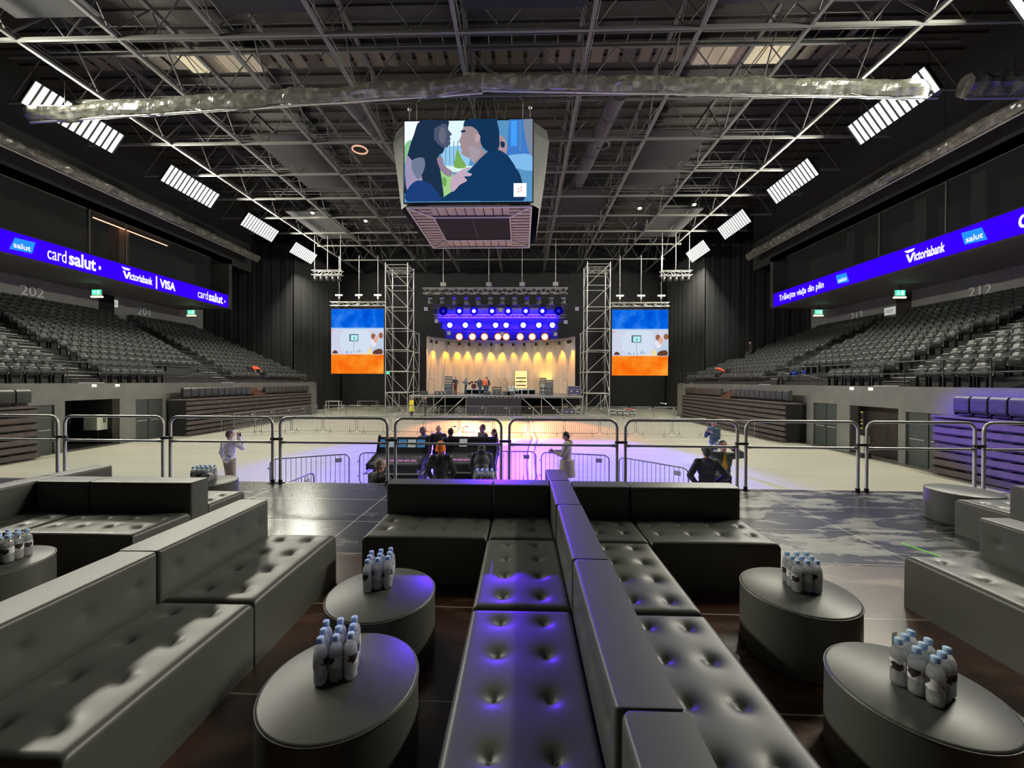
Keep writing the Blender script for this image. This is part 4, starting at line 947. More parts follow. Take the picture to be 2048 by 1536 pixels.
def moving_head(name, x, y, z, lens, label, group, r=0.34, dark=False):
    e = thing(name, label, 'stage light', (x, y, z), 0, group)
    q = MB(); q.box(-0.25, 0.25, -0.12, 0.2, 0.42, 0.66); q.box(-0.36, -0.30, -0.05, 0.08, -0.05, 0.45); q.box(0.30, 0.36, -0.05, 0.08, -0.05, 0.45); q.build('yoke', BLACKM, e)
    q = MB(); Mx = Matrix.Rotation(PI/2, 4, 'X'); q.lathe([(0.01, -0.30), (0.22, -0.28), (0.28, -0.05), (r*0.86, 0.12), (r*0.86, 0.20), (r*0.8, 0.20)], 20); q.xf(Mx); q.build('head', BLACKM, e)
    q = MB(); q.lathe([(0.0, 0.0), (r, 0.0)], 24, smooth=False); q.xf(Mx); o = q.build('lens', lens, e, loc=(0, -0.22, 0))  # disc wider than the head; its outer rim stands for the halo
    return e
POSN = ['far left', 'second from left', 'third from left', 'fourth from left', 'fourth from right', 'third from right', 'second from right', 'far right']
for i, px in enumerate((887, 919, 948, 984, 1016, 1051, 1084, 1116)):
    moving_head('moving_light', SXP(px, 39.3), 39.3, CZ+140/FPX*39.3, LB0 if i in (0, 7) else LB1, '%s stage light in the top blue row, %s' % ('dim blue' if i in (0, 7) else 'blue', POSN[i]), 'top row of blue stage lights', 0.42)
for i, px in enumerate((900, 931, 958, 991, 1012, 1046, 1077, 1104)):
    moving_head('moving_light', SXP(px, 41.7), 41.7, CZ+112/FPX*41.7, LB2, 'bright white-blue stage light in the middle row, %s' % POSN[i], 'middle row of stage lights', 0.42)
for i, px in enumerate((919, 945, 969, 996, 1012, 1040, 1064, 1089)):
    moving_head('moving_light', SXP(px, 43.7), 43.7, CZ+89/FPX*43.7, LW, 'warm white stage light in the lowest row above the backdrop, %s' % POSN[i], 'row of warm stage lights', 0.42)
# unlit moving heads under the silver truss
ULIT = mat('lens_unlit', (0.2, 0.2, 0.35), 0.1, spec=0.9)
for i in range(12):
    x = -8.85+i*1.16; e = thing('moving_light', 'unlit moving-head light under the silver front truss, %s from the left' % ORD[i], 'stage light', (x, 38.2, 11.0), 0, 'unlit lights under the front truss')
    q = MB(); q.box(-0.2, 0.2, -0.18, 0.18, 0.42, 0.68); q.box(-0.3, -0.25, -0.06, 0.06, -0.05, 0.45); q.box(0.25, 0.3, -0.06, 0.06, -0.05, 0.45); q.build('yoke', BLACKM, e)
    q = MB(); q.lathe([(0.01, 0.25), (0.2, 0.2), (0.22, -0.2), (0.26, -0.32), (0.2, -0.33), (0.0, -0.30)], 16); q.build('head', GALVD, e)
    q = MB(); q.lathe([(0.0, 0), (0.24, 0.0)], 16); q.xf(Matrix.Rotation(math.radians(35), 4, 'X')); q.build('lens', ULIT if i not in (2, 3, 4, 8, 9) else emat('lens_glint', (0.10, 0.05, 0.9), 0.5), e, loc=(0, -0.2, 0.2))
# four-lamp audience blinders
for (px, py, y) in ((852, 619, 39), (1001, 621, 39.1), (1152, 619, 39), (873, 643, 41), (1130, 645, 41), (898, 667, 43), (1110, 669, 43), (1004, 668, 43)):
    x = (px-1044)/FPX*y; z = CZ+(763-py)/FPX*y
    e = thing('audience_blinder', 'four-cell square lamp on the stage rig at the %s' % {852: 'upper left end', 1001: 'middle of the top row', 1152: 'upper right end', 873: 'left end of the middle row', 1130: 'right end of the middle row', 898: 'left end of the warm row', 1110: 'right end of the warm row', 1004: 'middle of the warm row'}[px], 'stage light', (x, y-0.3, z), 0, 'four-cell blinders')
    q = MB(); q.box(-0.2, 0.2, 0, 0.15, -0.2, 0.2); q.build('housing', BLACKM, e); q = MB()
    for a in (-0.095, 0.095):
        for c in (-0.095, 0.095): q.box(a-0.075, a+0.075, -0.02, 0, c-0.075, c+0.075)
    q.build('lamp_cell', emat('blinder_grey', (0.45, 0.42, 0.5), 0.8), e)

# curved backdrop with a curtain track and warm par lamps grazing down it
BCX, BRX, BY0, BRY = -2.3, 7.85, 42.0, 4.6
def bpos(t, dr=0): return (BCX-(BRX-dr)*math.cos(t), BY0+(BRY-dr)*math.sin(t))
n = 160; b = MB(); vs = []
for zz in (1.95, 8.0):
    for i in range(n+1):
        t = PI*i/n; r_ = 0.05*math.sin(i*1.1)+0.03*math.sin(i*2.7); x, y = bpos(t, r_); vs.append((x, y, zz))
b.add(vs, [(i, i+1, n+2+i, n+1+i) for i in range(n)], 0, True)
tag(b.build('stage_backdrop', mat('backdrop_cream', (0.62, 0.56, 0.50), 0.8)), 'curved cream cloth backdrop around the back of the stage, lit orange from above', 'backdrop')
b = MB(); b.path([(*bpos(PI*i/40, 0.15), 8.02) for i in range(41)], 0.06, 8); b.path([(*bpos(PI*i/40, 0.15), 7.75) for i in range(41)], 0.04, 8)
tag(b.build('curtain_track', GALV), 'curved metal track along the top edge of the cream backdrop', 'track')
pars = [(859, -1), (873, -1), (896, -1), (918, 0), (938, 0), (959, 0), (983, 0), (1003, 0), (1026, 0), (1048, 0), (1071, 0), (1094, 0), (1117, 0), (1135, 0), (1145, 0)]
for i, (px, _) in enumerate(pars):
    # find the track angle whose picture column matches the lamp's
    best = min((abs((bpos(PI*k/400, 0.55)[0]/bpos(PI*k/400, 0.55)[1])*FPX+1044-px), k) for k in range(400)); t = PI*best[1]/400; x, y = bpos(t, 0.5)
    e = thing('par_lamp', 'small can lamp lighting the backdrop orange, %s from the left' % ORD[i] if i < 15 else '', 'stage light', (x, y, 7.4), 0, 'orange can lamps on the backdrop track')
    q = MB(); q.lathe([(0.02, 0.28), (0.14, 0.24), (0.17, -0.05), (0.15, -0.05), (0.12, 0.15)], 14); q.build('can', BLACKM, e)
    q = MB(); q.bar((0, 0, 0.26), (0, 0, 0.45), 0.02, 6); q.build('clamp', BLACKM, e)
    wx, wy = bpos(t, 0.0)
    if i not in (0, 14): spot_light('par_beam', (x, y, 7.3), (wx+(wx-x)*0.1, wy+(wy-y)*0.10, 5.1), 760 if i != 8 else 400, (1.0, 0.40, 0.015), 50, 0.9, 0.05)
    else: spot_light('par_beam', (x, y, 7.3), (wx+(wx-x)*0.1, wy+(wy-y)*0.10, 4.4), 320, (1.0, 0.42, 0.05), 58, 0.9, 0.05)
area_light('backdrop_wash', (XC, 41.5, 11.0), 9, 1.0, 110, (1.0, 0.74, 0.80), (math.radians(30), 0, 0))
area_light('blue_wash', (XC, 40.3, 9.9), 12, 0.4, 1500, (0.03, 0.005, 1.0), (math.radians(95), 0, 0), spread=1.0)
area_light('blue_wash', (XC, 42.6, 9.0), 12, 0.4, 1300, (0.03, 0.005, 1.0), (math.radians(100), 0, 0), spread=1.0)
spot_light('deck_wash', (-4.5, 38.3, 11.3), (-3.5, 40.0, 1.9), 1400, (0.6, 0.9, 1.0), 70, 0.8, 0.2)
spot_light('deck_wash', (0.5, 38.3, 11.3), (0.5, 40.5, 1.9), 1400, (0.6, 0.9, 1.0), 70, 0.8, 0.2)

# backline on the stage deck
AMP = mat('amp_tolex', (0.05, 0.06, 0.075), 0.6); AMPG = mat('amp_grille', (0.14, 0.15, 0.17), 0.8); CASEB = mat('flightcase_blue', (0.06, 0.06, 0.16), 0.5)
def stack(x, y, label, w_=0.75, hc=0.85, heads=2, z=DZ, m_=AMPG):
    e = thing('amplifier_stack', label, 'amplifier', (x, y, z)); q = MB(); q.box(-w_/2, w_/2, -0.2, 0.2, 0.02, hc); q.build('cabinet', AMP, e, bevel=0.02)
    q = MB(); q.box(-w_/2+0.05, w_/2-0.05, -0.215, -0.2, 0.08, hc-0.06); g = q.build('grille', m_, e); q = MB()
    for sx in (-1, 1):
        for k in range(2 if hc > 0.7 else 1): q.lathe([(0.0, 0), (0.12, 0), (0.14, 0.015)], 14, (0, 0, 0)) if False else q.ell((sx*w_*0.22, -0.215, 0.27+k*0.36), 0.13, 0.012, 0.13, 14)
    q.build('speaker_cone', AMP, g)
    z0 = hc
    for k in range(heads):
        q = MB(); q.box(-w_/2+0.02*k, w_/2-0.02*k, -0.16, 0.16, z0+0.02, z0+0.24); q.build('amp_head', AMP, e, bevel=0.015); q = MB(); q.box(-w_/2+0.06, w_/2-0.06, -0.175, -0.16, z0+0.06, z0+0.13); q.build('control_panel', mat('control_panel', (0.55, 0.5, 0.4), 0.4), e); z0 += 0.26
    return e
stack(SXP(897, 39.2), 39.2, 'tall amplifier stack at the left of the stage beside the guitarist', 0.8, 1.05, 3)
stack(SXP(1098, 38.9), 38.9, 'large dark amplifier stack at the right of the stage', 0.8, 1.25, 1)
stack(SXP(1086, 40.6), 40.6, 'pale-fronted amplifier stack behind the large dark one', 0.7, 1.2, 2, m_=mat('amp_pale', (0.4, 0.42, 0.36), 0.7))
stack(SXP(994, 38.5), 38.5, 'low wide speaker box at the front middle of the stage', 0.9, 0.55, 1)
for (px, lb) in ((974, 'left of the low speaker box'), (1013, 'right of the low speaker box'), (1022, 'at the right end of the monitor line'), (848, 'at the left stage edge')):
    x = SXP(px, 38.2); e = thing('stage_monitor', 'black wedge monitor on the stage front '+lb, 'speaker', (x, 38.25, DZ)); q = MB(); q.prism([(-0.22, 0), (0.25, 0), (0.25, 0.16), (-0.08, 0.36), (-0.22, 0.3)], 'x', -0.33, 0.33); q.build('wedge_body', AMP, e, bevel=0.01)
    q = MB(); q.prism([(0.245, 0.175), (0.265, 0.19), (-0.06, 0.385), (-0.075, 0.37)], 'x', -0.29, 0.29); q.build('grille', AMPG, e)
PALE = mat('riser_pale', (0.55, 0.65, 0.68), 0.4)
for (xa, xb, lb) in ((SXP(926, 42), SXP(978, 42), 'under the musicians, left'), (SXP(1028, 42), SXP(1072, 42), 'right of the low speaker box')):
    e = thing('stage_riser', 'low pale-edged riser platform '+lb, 'riser', ((xa+xb)/2, 42.4, DZ)); L = xb-xa; q = MB(); q.box(-L/2, L/2, -0.8, 0.8, 0.42, 0.5); q.build('riser_top', PALE, e)
    for sx in (-1, -0.3, 0.3, 1):
        q = MB(); q.box(sx*L/2*0.96-0.05, sx*L/2*0.96+0.05, -0.78, -0.7, 0, 0.42); q.build('leg', PALE, e)
    q = MB(); q.box(-L/2+0.1, L/2-0.1, 0.0, 0.7, 0.0, 0.42); q.build('stored_box', BLACKM, e)
def drums(x, y, z, label, m_):
    e = thing('drum_kit', label, 'drum kit', (x, y, z)); Mx = Matrix.Rotation(PI/2, 4, 'X')
    q = MB(); q.lathe([(0, -0.2), (0.28, -0.2), (0.28, 0.2), (0, 0.2)], 20, smooth=False); q.xf(Matrix.Translation((0, 0, 0.3)) @ Mx); q.build('bass_drum', m_, e)
    for (a, b_, c, r) in ((-0.25, 0.1, 0.75, 0.15), (0.2, 0.1, 0.75, 0.16), (0.55, 0.3, 0.45, 0.2), (-0.55, 0.3, 0.6, 0.17)):
        q = MB(); q.lathe([(0, 0), (r, 0), (r, 0.22), (0, 0.22)], 16, (a, b_, c-0.12), smooth=False); q.build('drum', m_, e)
    for (a, b_, c) in ((-0.7, 0.1, 1.1), (0.7, 0.1, 1.15), (0.35, 0.4, 1.35)):
        q = MB(); q.bar((a, b_, 0), (a, b_, c), 0.015, 6); st_ = q.build('cymbal_stand', CHROME, e); q = MB(); q.lathe([(0, 0.03), (0.05, 0.02), (0.24, 0)], 18, (a, b_, c)); q.build('cymbal', mat('brass', (0.7, 0.5, 0.15), 0.3, 0.9), st_)
drums(SXP(948, 42.4), 42.4, DZ+0.5, 'small drum kit on the left riser between the musicians', mat('drum_red', (0.12, 0.03, 0.04), 0.3)); drums(SXP(1023, 41.3), 41.3, DZ, 'pale drum kit at mid stage right of the low speaker box', mat('drum_pale', (0.55, 0.6, 0.6), 0.3))
# keyboards on a stand before the lit white board
e = thing('keyboard_stand', 'tiered keyboards on a stand in front of a glowing board', 'keyboard', (SXP(1042, 42.8), 42.8, DZ+0.5))
for z in (0.35, 0.75, 1.15):
    q = MB(); q.box(-0.55, 0.55, -0.2, 0.15, z, z+0.1); k_ = q.build('keyboard', BLACKM, e, bevel=0.01); q = MB(); q.box(-0.5, 0.5, -0.22, -0.1, z+0.1, z+0.115); q.build('keys', WHITEP, k_)
q = MB(); q.bar((-0.45, 0, 0), (0.2, 0, 1.2), 0.02, 6); q.bar((0.45, 0, 0), (-0.2, 0, 1.2), 0.02, 6); q.build('stand_frame', SCAF, e)
e = thing('glow_board', 'glowing yellow-white panel behind the keyboards', 'stage light', (SXP(1042, 44.2), 44.2, DZ+0.6)); q = MB(); q.box(-0.7, 0.7, 0, 0.05, 0, 1.9); q.build('panel', emat('board_glow', (1.0, 0.72, 0.30), 1.3), e); q = MB()
for a in (-0.72, 0.72): q.box(a-0.03, a+0.03, -0.02, 0.07, -0.6, 1.95)
q.build('frame', BLACKM, e)
e = thing('stage_uplight', 'bright yellow lamp glowing on the backdrop behind the right amplifiers', 'stage light', (SXP(1090, 44.3), 44.3, DZ+0.02)); q = MB(); q.box(-0.3, 0.3, -0.1, 0.1, 0.0, 0.25); q.build('housing', BLACKM, e)
q = MB(); q.box(-0.27, 0.27, -0.08, 0.08, 0.25, 0.27); q.build('lens', emat('uplight_glow', (1, 0.7, 0.1), 8), e); spot_light('uplight_beam', (SXP(1090, 44.3), 44.3, DZ+0.35), (SXP(1090, 45.4), 45.4, DZ+2.6), 420, (1, 0.72, 0.1), 70, 0.9, 0.1)
e = thing('flight_case', 'large flight case with silver edges on the right end of the stage', 'case', (SXP(1148, 38.4), 38.4, DZ))
def case(e, w_, d, h, m_=None, wheels=True):
    z0 = 0.12 if wheels else 0
    q = MB(); q.box(-w_/2, w_/2, -d/2, d/2, z0, z0+h); q.build('case_body', m_ or CASEB, e)
    q = MB()
    for sx in (-1, 1):
        for sy in (-1, 1): q.bar((sx*w_/2, sy*d/2, z0), (sx*w_/2, sy*d/2, z0+h), 0.022, 4)
    for zz in (z0, z0+h, z0+h*0.62):
        q.bar((-w_/2, -d/2, zz), (w_/2, -d/2, zz), 0.02, 4); q.bar((-w_/2, d/2, zz), (w_/2, d/2, zz), 0.02, 4)
        for sx in (-1, 1): q.bar((sx*w_/2, -d/2, zz), (sx*w_/2, d/2, zz), 0.02, 4)
    q.build('edging', SCAF, e)
    for sx in (-1, 1):
        q = MB(); q.box(sx*w_*0.22-0.09, sx*w_*0.22+0.09, -d/2-0.012, -d/2, z0+h*0.3, z0+h*0.3+0.1); q.build('catch_plate', CHROME, e)
    if wheels:
        for sx in (-1, 1):
            for sy in (-1, 1): q = MB(); q.bar((sx*w_*0.4-0.02, sy*d*0.38, 0.06), (sx*w_*0.4+0.02, sy*d*0.38, 0.06), 0.06, 12); q.build('castor', BLACKM, e)
case(e, 1.25, 0.7, 0.75)
for i, (px, w_, h, z, y, lb) in enumerate(((880, 0.9, 0.35, 0, 38.3, 'on the deck at the left'), )):
    e = thing('flight_case', 'low dark case on the stage deck beside the left amplifier stack', 'case', (SXP(px, y), y, DZ)); case(e, 1.0, 0.5, 0.35, BLACKM, False)
for (px, y, w_, h, z, lb, m_) in ((928, 38.7, 1.6, 0.5, 0, 'long greenish case under the stage left of the front cloth', mat('case_green', (0.10, 0.14, 0.13), 0.6)), (939, 38.4, 0.5, 0.35, 0.0, 'small case under the stage touching the front cloth', BLACKM),
                               (1138, 38.5, 1.15, 0.5, 0, 'blue flight case under the right end of the stage', CASEB), (1130, 38.6, 0.5, 0.45, 0.64, 'small case stacked on the blue flight case under the stage', BLACKM), (1157, 38.5, 0.55, 0.5, 0, 'half-hidden case under the stage next to the blue one', BLACKM), (1158, 38.6, 0.5, 0.3, 0.64, 'top case at the extreme right under the stage', BLACKM),
                               (1225, 38.0, 0.55, 0.45, 0, 'grey-edged case right of the right scaffold tower, first of the row', BLACKM), (1240, 38.1, 0.45, 0.38, 0, 'grey-edged case right of the tower, second of the row', BLACKM), (1251, 37.9, 0.42, 0.42, 0, 'grey-edged case right of the tower, third of the row', BLACKM), (1264, 37.9, 0.5, 0.45, 0, 'grey-edged case right of the tower, last of the row', BLACKM)):
    e = thing('flight_case', lb, 'case', (SXP(px, y), y, z)); case(e, w_, 0.5, h, m_, z == 0)
b = MB(); b.ell((0, 0, 0.06), 0.35, 0.25, 0.1, 10); b.ell((0.25, 0.05, 0.08), 0.2, 0.2, 0.08, 8); tag(b.build('red_jacket', mat('red_cloth', (0.6, 0.08, 0.05), 0.8), loc=(SXP(1258, 38.1), 38.1, 0.58)), 'red garment dropped on the cases right of the scaffold tower', 'clothing')
# microphone stands and cables
for i, px in enumerate((869, 1001, 1014, 1135, 1060)):
    y = 39.5+0.4*i; e = thing('microphone_stand', 'thin microphone stand on the stage, %s from the left' % ORD[[0, 1, 2, 4, 3][i]], 'microphone stand', (SXP(px, y), y, DZ)); q = MB(); q.bar((0, 0, 0.03), (0, 0, 1.4), 0.014, 6)
    for k in range(3): q.bar((0, 0, 0.12), (0.28*math.cos(k*2.1), 0.28*math.sin(k*2.1), 0.015), 0.012, 6)
    q.build('stand', BLACKM, e); q = MB(); q.bar((0, 0, 1.4), (-0.25, -0.15, 1.55), 0.012, 6); q.ell((-0.28, -0.17, 1.57), 0.045, 0.045, 0.045, 8); q.build('microphone', BLACKM, e)
for k, (pa, pb) in enumerate((((865, 690), (856, 760)), ((896, 700), (882, 780)))):
    ya = 42.3; q = MB(); q.bar((SXP(pa[0], ya), ya, 7.6), (SXP(pb[0], 41.2), 41.2, 2.0), 0.02, 6)
    tag(q.build('hanging_cable', BLACKM), 'thin dark cable slanting down in front of the backdrop, %s' % ('leftmost', 'right of the other')[k], 'cable')
# ================================================================= ARENA FLOOR THINGS
def arc(c, r, a0, a1, n=6): return [(c[0]+r*math.cos(a0+(a1-a0)*i/n), c[1]+r*math.sin(a0+(a1-a0)*i/n)) for i in range(n+1)]
def frame_path(L, H, z0, r, both=True):
    """rounded rectangle in the XZ plane centred on x=0"""
    h = L/2; p = arc((h-r, H-r), r, 0, PI/2)+arc((-h+r, H-r), r, PI/2, PI)
    if both: p += arc((-h+r, z0+r), r, PI, 1.5*PI)+arc((h-r, z0+r), r, 1.5*PI, 2*PI)
    return [(x, 0, z) for x, z in p]
CB = None
def crowd_barrier(x, y, rz, label, group, L=2.0):
    global CB
    if CB is None:
        CB = thing('crowd_barrier', label, 'barrier', (x, y, 0), rz, group)
        q = MB(); q.path(frame_path(2.0, 1.1, 0.16, 0.15), 0.019, 8, closed=True); q.build('tube_frame', GALV, CB)
        q = MB()
        for i in range(15): xx = -0.875+i*0.125; q.bar((xx, 0, 0.17), (xx, 0, 1.09), 0.008, 6)
        q.build('bars', GALV, CB)
        for s in (-0.62, 0.62):
            q = MB(); q.path([(s, 0, 0.35), (s, -0.05, 0.16), (s, -0.30, 0.02), (s, -0.34, 0.015)], 0.015, 6); q.path([(s, 0, 0.35), (s, 0.05, 0.16), (s, 0.30, 0.02), (s, 0.34, 0.015)], 0.015, 6); q.bar((s, -0.02, 0.17), (s, 0.02, 0.17), 0.02, 6); q.build('foot', GALV, CB)
        q = MB(); q.box(0.62, 0.80, -0.01, 0.01, 0.88, 1.0); q.build('name_plate', mat('plate_grey', (0.4, 0.4, 0.42), 0.5), CB)
        q = MB()
        for z in (0.4, 0.85): q.bar((-1.0, 0, z), (-1.05, 0, z), 0.012, 6); q.bar((-1.05, 0, z-0.03), (-1.05, 0, z+0.04), 0.01, 6)
        q.build('hook', GALV, CB)
        return CB
    return dup(CB, (x, y, 0), rz, label, group)
G1 = 'crowd barriers across the middle of the arena floor'
def chain(pts, label, group, gap=0.07, L=2.0):
    k = 0
    for (p, q_) in zip(pts, pts[1:]):
        p = Vector(p); q_ = Vector(q_); d = q_-p; n = max(1, round(d.length/(L+gap)))
        for i in range(n):
            c = p+d*(i+0.5)/n; crowd_barrier(c.x, c.y, math.atan2(d.y, d.x), label(k), group); k += 1
chain([(-17.4, 22.9), (-14.4, 24.2)], lambda k: 'steel crowd barrier at the left end of the mid-floor line, %s from its end' % ORD[k], G1)
def midlab(k):
    names = ['behind the gap left of the phoning man and console, %s from the left' % ORD[k]]
    return 'steel crowd barrier in the straight mid-floor line, %s from its left end' % ORD[k]
chain([(-14.4, 24.3), (11.0, 23.7)], midlab, G1)
chain([(11.0, 23.6), (13.3, 22.5)], lambda k: 'steel crowd barrier at the right end of the mid-floor line by the brown stand', G1)
chain([(-18.6, 25.2), (-18.3, 35.2)], lambda k: 'steel crowd barrier standing along the left brown stand, %s from its near end' % ORD[k], 'crowd barriers along the left stand')
chain([(-17.5, 34.6), (13.3, 34.3)], lambda k: 'steel crowd barrier in the line before the stage, %s from the left' % ORD[k], 'crowd barriers before the stage', gap=0.06)
for (xa, ya, xb, yb, lb) in ((-7.0, 10.62, -4.95, 11.62, 'steel crowd barrier slanting away just right of the man in the white jacket'), (-4.85, 11.75, -2.85, 11.95, 'steel crowd barrier behind the left mixing console'),
                             (-1.55, 12.2, 0.42, 12.2, 'steel crowd barrier right of the consoles, next to the violet stripe'), (0.5, 12.12, 2.65, 11.62, 'steel crowd barrier behind the man in the beige coat'),
                             (2.73, 11.5, 4.2, 9.9, 'steel crowd barrier slanting towards the man in the black jacket'), (-4.97, 7.2, -4.9, 9.3, 'steel crowd barrier seen end-on just below the platform edge')):
    crowd_barrier((xa+xb)/2, (ya+yb)/2, math.atan2(yb-ya, xb-xa), lb, 'crowd barriers round the sound desk')

# guard rail along the platform edge
PR = None
PL = ['at the left edge of the picture', 'before the open left gateway', 'before the left brown stand and the white jacket', 'right of the man in the white jacket', 'before the mixing consoles',
      'before the man in the beige coat', 'before the crowd barrier and black-jacketed man', 'before the right brown stand', 'before the brown shutter', 'before the violet-lit stand']
def rail_panel(x, y, rz, label):
    global PR
    if PR is None:
        PR = thing('guard_rail', label, 'railing', (x, y, 1.5), rz, 'guard rail panels on the platform edge'); w_ = 1.76
        q = MB(); q.path([(w_/2, 0, 0.02)]+frame_path(w_, 1.12, 0, 0.13, False)+[(-w_/2, 0, 0.02)], 0.024, 12); q.build('tube_frame', CHROME, PR)
        q = MB(); q.bar((-w_/2, 0, 0.70), (w_/2, 0, 0.70), 0.020, 12); q.bar((-w_/2, 0, 0.70), (-w_/2+0.08, 0, 0.70), 0.026, 12); q.bar((w_/2, 0, 0.70), (w_/2-0.08, 0, 0.70), 0.026, 12); q.build('middle_rail', CHROME, PR)
        for s in (-1, 1):
            q = MB(); q.box(s*w_/2-0.05, s*w_/2+0.05, -0.05, 0.05, 0, 0.012); q.bar((s*w_/2, 0, 0.0), (s*w_/2, 0, 0.06), 0.032, 12); q.build('base_socket', BLACKM, PR)
        q = MB(); q.box(w_/2-0.03, w_/2+0.165, -0.022, 0.022, 0.735, 0.775); q.build('coupling', mat('coupling_dark', (0.05, 0.05, 0.055), 0.5), PR)
        return PR
    return dup(PR, (x, y, 1.5), rz, label)
gx = []
for px in (-92, 122, 333, 553, 783, 1011, 1243, 1484, 1726, 1960, 2200):
    y = 6.6
    for _ in range(3): y = edge_y(SXP(px, y), 6.60)
    gx.append(SXP(px, y))
for i in range(10):
    xm = (gx[i]+gx[i+1])/2; r_ = rail_panel(xm, edge_y(xm, 6.60), -0.02, 'chromed guard rail panel '+PL[i]); r_.scale = ((gx[i+1]-gx[i]-0.135)/1.76, 1, 1)

# mixing consoles
SCRN = emat('console_screen', (0.06, 0.20, 0.42), 0.7)
def console(x, y, w_, label, lit=True):
    """operator side faces -Y (towards the platform)"""
    e = thing('mixing_console', label, 'mixing console', (x, y, 0))
    q = MB(); q.box(-w_/2+0.1, w_/2-0.1, -0.35, 0.35, 0.02, 0.78); q.build('console_case', BLACKM, e, bevel=0.02)
    q = MB(); q.prism([(-0.5, 0.95), (0.42, 1.12), (0.46, 1.65), (0.40, 1.67), (0.22, 1.24), (-0.5, 1.06)], 'x', -w_/2, w_/2); q.prism([(-0.42, 0.78), (0.42, 0.78), (0.42, 1.12), (-0.42, 0.97)], 'x', -w_/2+0.12, w_/2-0.12); q.build('console_body', mat('console_grey', (0.06, 0.065, 0.07), 0.35), e, bevel=0.008)
    for s in (-1, 1):
        q = MB(); q.prism([(-0.53, 0.93), (0.47, 1.08), (0.50, 1.70), (0.38, 1.72), (0.20, 1.27), (-0.53, 1.10)], 'x', s*w_/2-0.02, s*w_/2+0.02); q.build('side_cheek', BLACKM, e)
    q = MB(); q.bar((-w_/2-0.05, -0.62, 0.86), (w_/2+0.05, -0.62, 0.86), 0.02, 8); q.bar((-w_/2-0.05, -0.62, 0.86), (-w_/2-0.05, 0.1, 0.86), 0.02, 8); q.bar((w_/2+0.05, -0.62, 0.86), (w_/2+0.05, 0.1, 0.86), 0.02, 8)
    for s in (-1, 1): q.bar((s*(w_/2+0.05), 0.1, 0.86), (s*(w_/2-0.1), 0.1, 0.1), 0.02, 8); q.bar((s*(w_/2-0.1), -0.35, 0.02), (s*(w_/2-0.1), 0.35, 0.02), 0.025, 8)
    q.build('trolley_frame', SCAF, e)
    n = 5
    for i in range(n):
        xa = -w_/2+0.05+i*(w_-0.1)/n; xb = xa+(w_-0.1)/n-0.03
        m_ = (SCRN, emat('console_pale', (0.38, 0.42, 0.44), 0.7))[i % 2] if lit or i == 1 else BLK
        q = MB(); q.add([(xa, 0.279, 1.40), (xb, 0.279, 1.40), (xb, 0.365, 1.605), (xa, 0.365, 1.605)], [(0, 1, 2, 3)]); q.build('meter_screen', m_, e)
    q = MB()
    for t in (0.12, 0.55, 0.7): q.box(-w_/2+0.05, w_/2-0.05, -0.5+0.72*t-0.014, -0.5+0.72*t+0.024, 1.055+0.18*t, 1.063+0.18*t)
    for i in range(int(w_/0.05)-2):
        x_ = -w_/2+0.07+i*0.05
        for (t, hh) in ((0.12, 0.02), (0.55, 0.015), (0.7, 0.015)):
            yy = -0.5+0.72*t; zz = 1.06+0.18*t; q.box(x_-0.012, x_+0.012, yy-0.012, yy+0.02, zz, zz+hh)
    q.build('faders', mat('fader_pale', (0.5, 0.5, 0.52), 0.5), e)
    q = MB()
    for i in range(6):
        x_ = -w_/2+0.15+i*(w_-0.3)/6; q.add([(x_, -0.5+0.72*0.3, 1.062+0.18*0.3), (x_+0.16, -0.5+0.72*0.3, 1.062+0.18*0.3), (x_+0.16, -0.5+0.72*0.45, 1.062+0.18*0.45), (x_, -0.5+0.72*0.45, 1.062+0.18*0.45)], [(0, 1, 2, 3)])
    q.build('scribble_strip', emat('scribble', (0.65, 0.25, 0.55), 0.6), e)
    return e
console(-3.33, 10.75, 1.40, 'left mixing console with lit screens, on a tubular trolley beyond the platform edge')
console(-1.4, 10.95, 1.35, 'right mixing console half hidden by the person in the orange beanie', False)
# lamp goosenecks, chair, bucket
for k, x in enumerate((-2.02, -1.68)):
    e = thing('gooseneck_lamp', 'thin gooseneck lamp on the right mixing console, %s one' % ('left', 'right')[k], 'lamp', (x, 11.3, 1.66)); q = MB(); q.path([(0, 0, 0), (0, 0, 0.22), (0.03, -0.03, 0.3), (0.1, -0.08, 0.31)], 0.008, 6); q.build('neck', BLACKM, e); q = MB(); q.box(0.09, 0.16, -0.1, -0.06, 0.295, 0.32); q.build('lamp_head', BLACKM, e)
e = thing('folding_chair', 'white slatted chair back beside the orange-hatted person', 'chair', (-2.85, 8.9, 0), -0.4)
for k in range(4): q = MB(); q.box(-0.2, 0.2, -0.02, 0.0, 0.62+0.1*k, 0.67+0.1*k); q.build('back_slat', WHITEP, e)
for s in (-1, 1): q = MB(); q.bar((s*0.21, 0, 0), (s*0.21, -0.03, 1.02), 0.014, 8); q.bar((s*0.21, 0.4, 0), (s*0.21, 0.02, 0.5), 0.014, 8); q.build('leg', CHROME, e)
q = MB(); q.box(-0.21, 0.21, 0, 0.4, 0.44, 0.47); q.build('seat', WHITEP, e)
b = MB(); b.lathe([(0, 0), (0.14, 0), (0.17, 0.30), (0.16, 0.30), (0.14, 0.02)], 20); tag(b.build('printed_bucket', mat('bucket_print', (0.30, 0.50, 0.55), 0.5, noisy=1, nscale=12, ncol=(0.7, 0.7, 0.2)), loc=(-1.25, 10.3, 0.0)), 'colourful paper bucket between the orange-hatted person and the bending one', 'bucket')
bpy.data.objects['printed_bucket'].location = (-1.32, 9.25, 0.55)
e = thing('equipment_box', 'low dark equipment box standing under the colourful bucket', 'case', (-1.32, 9.25, 0)); case(e, 0.5, 0.4, 0.43, BLACKM)
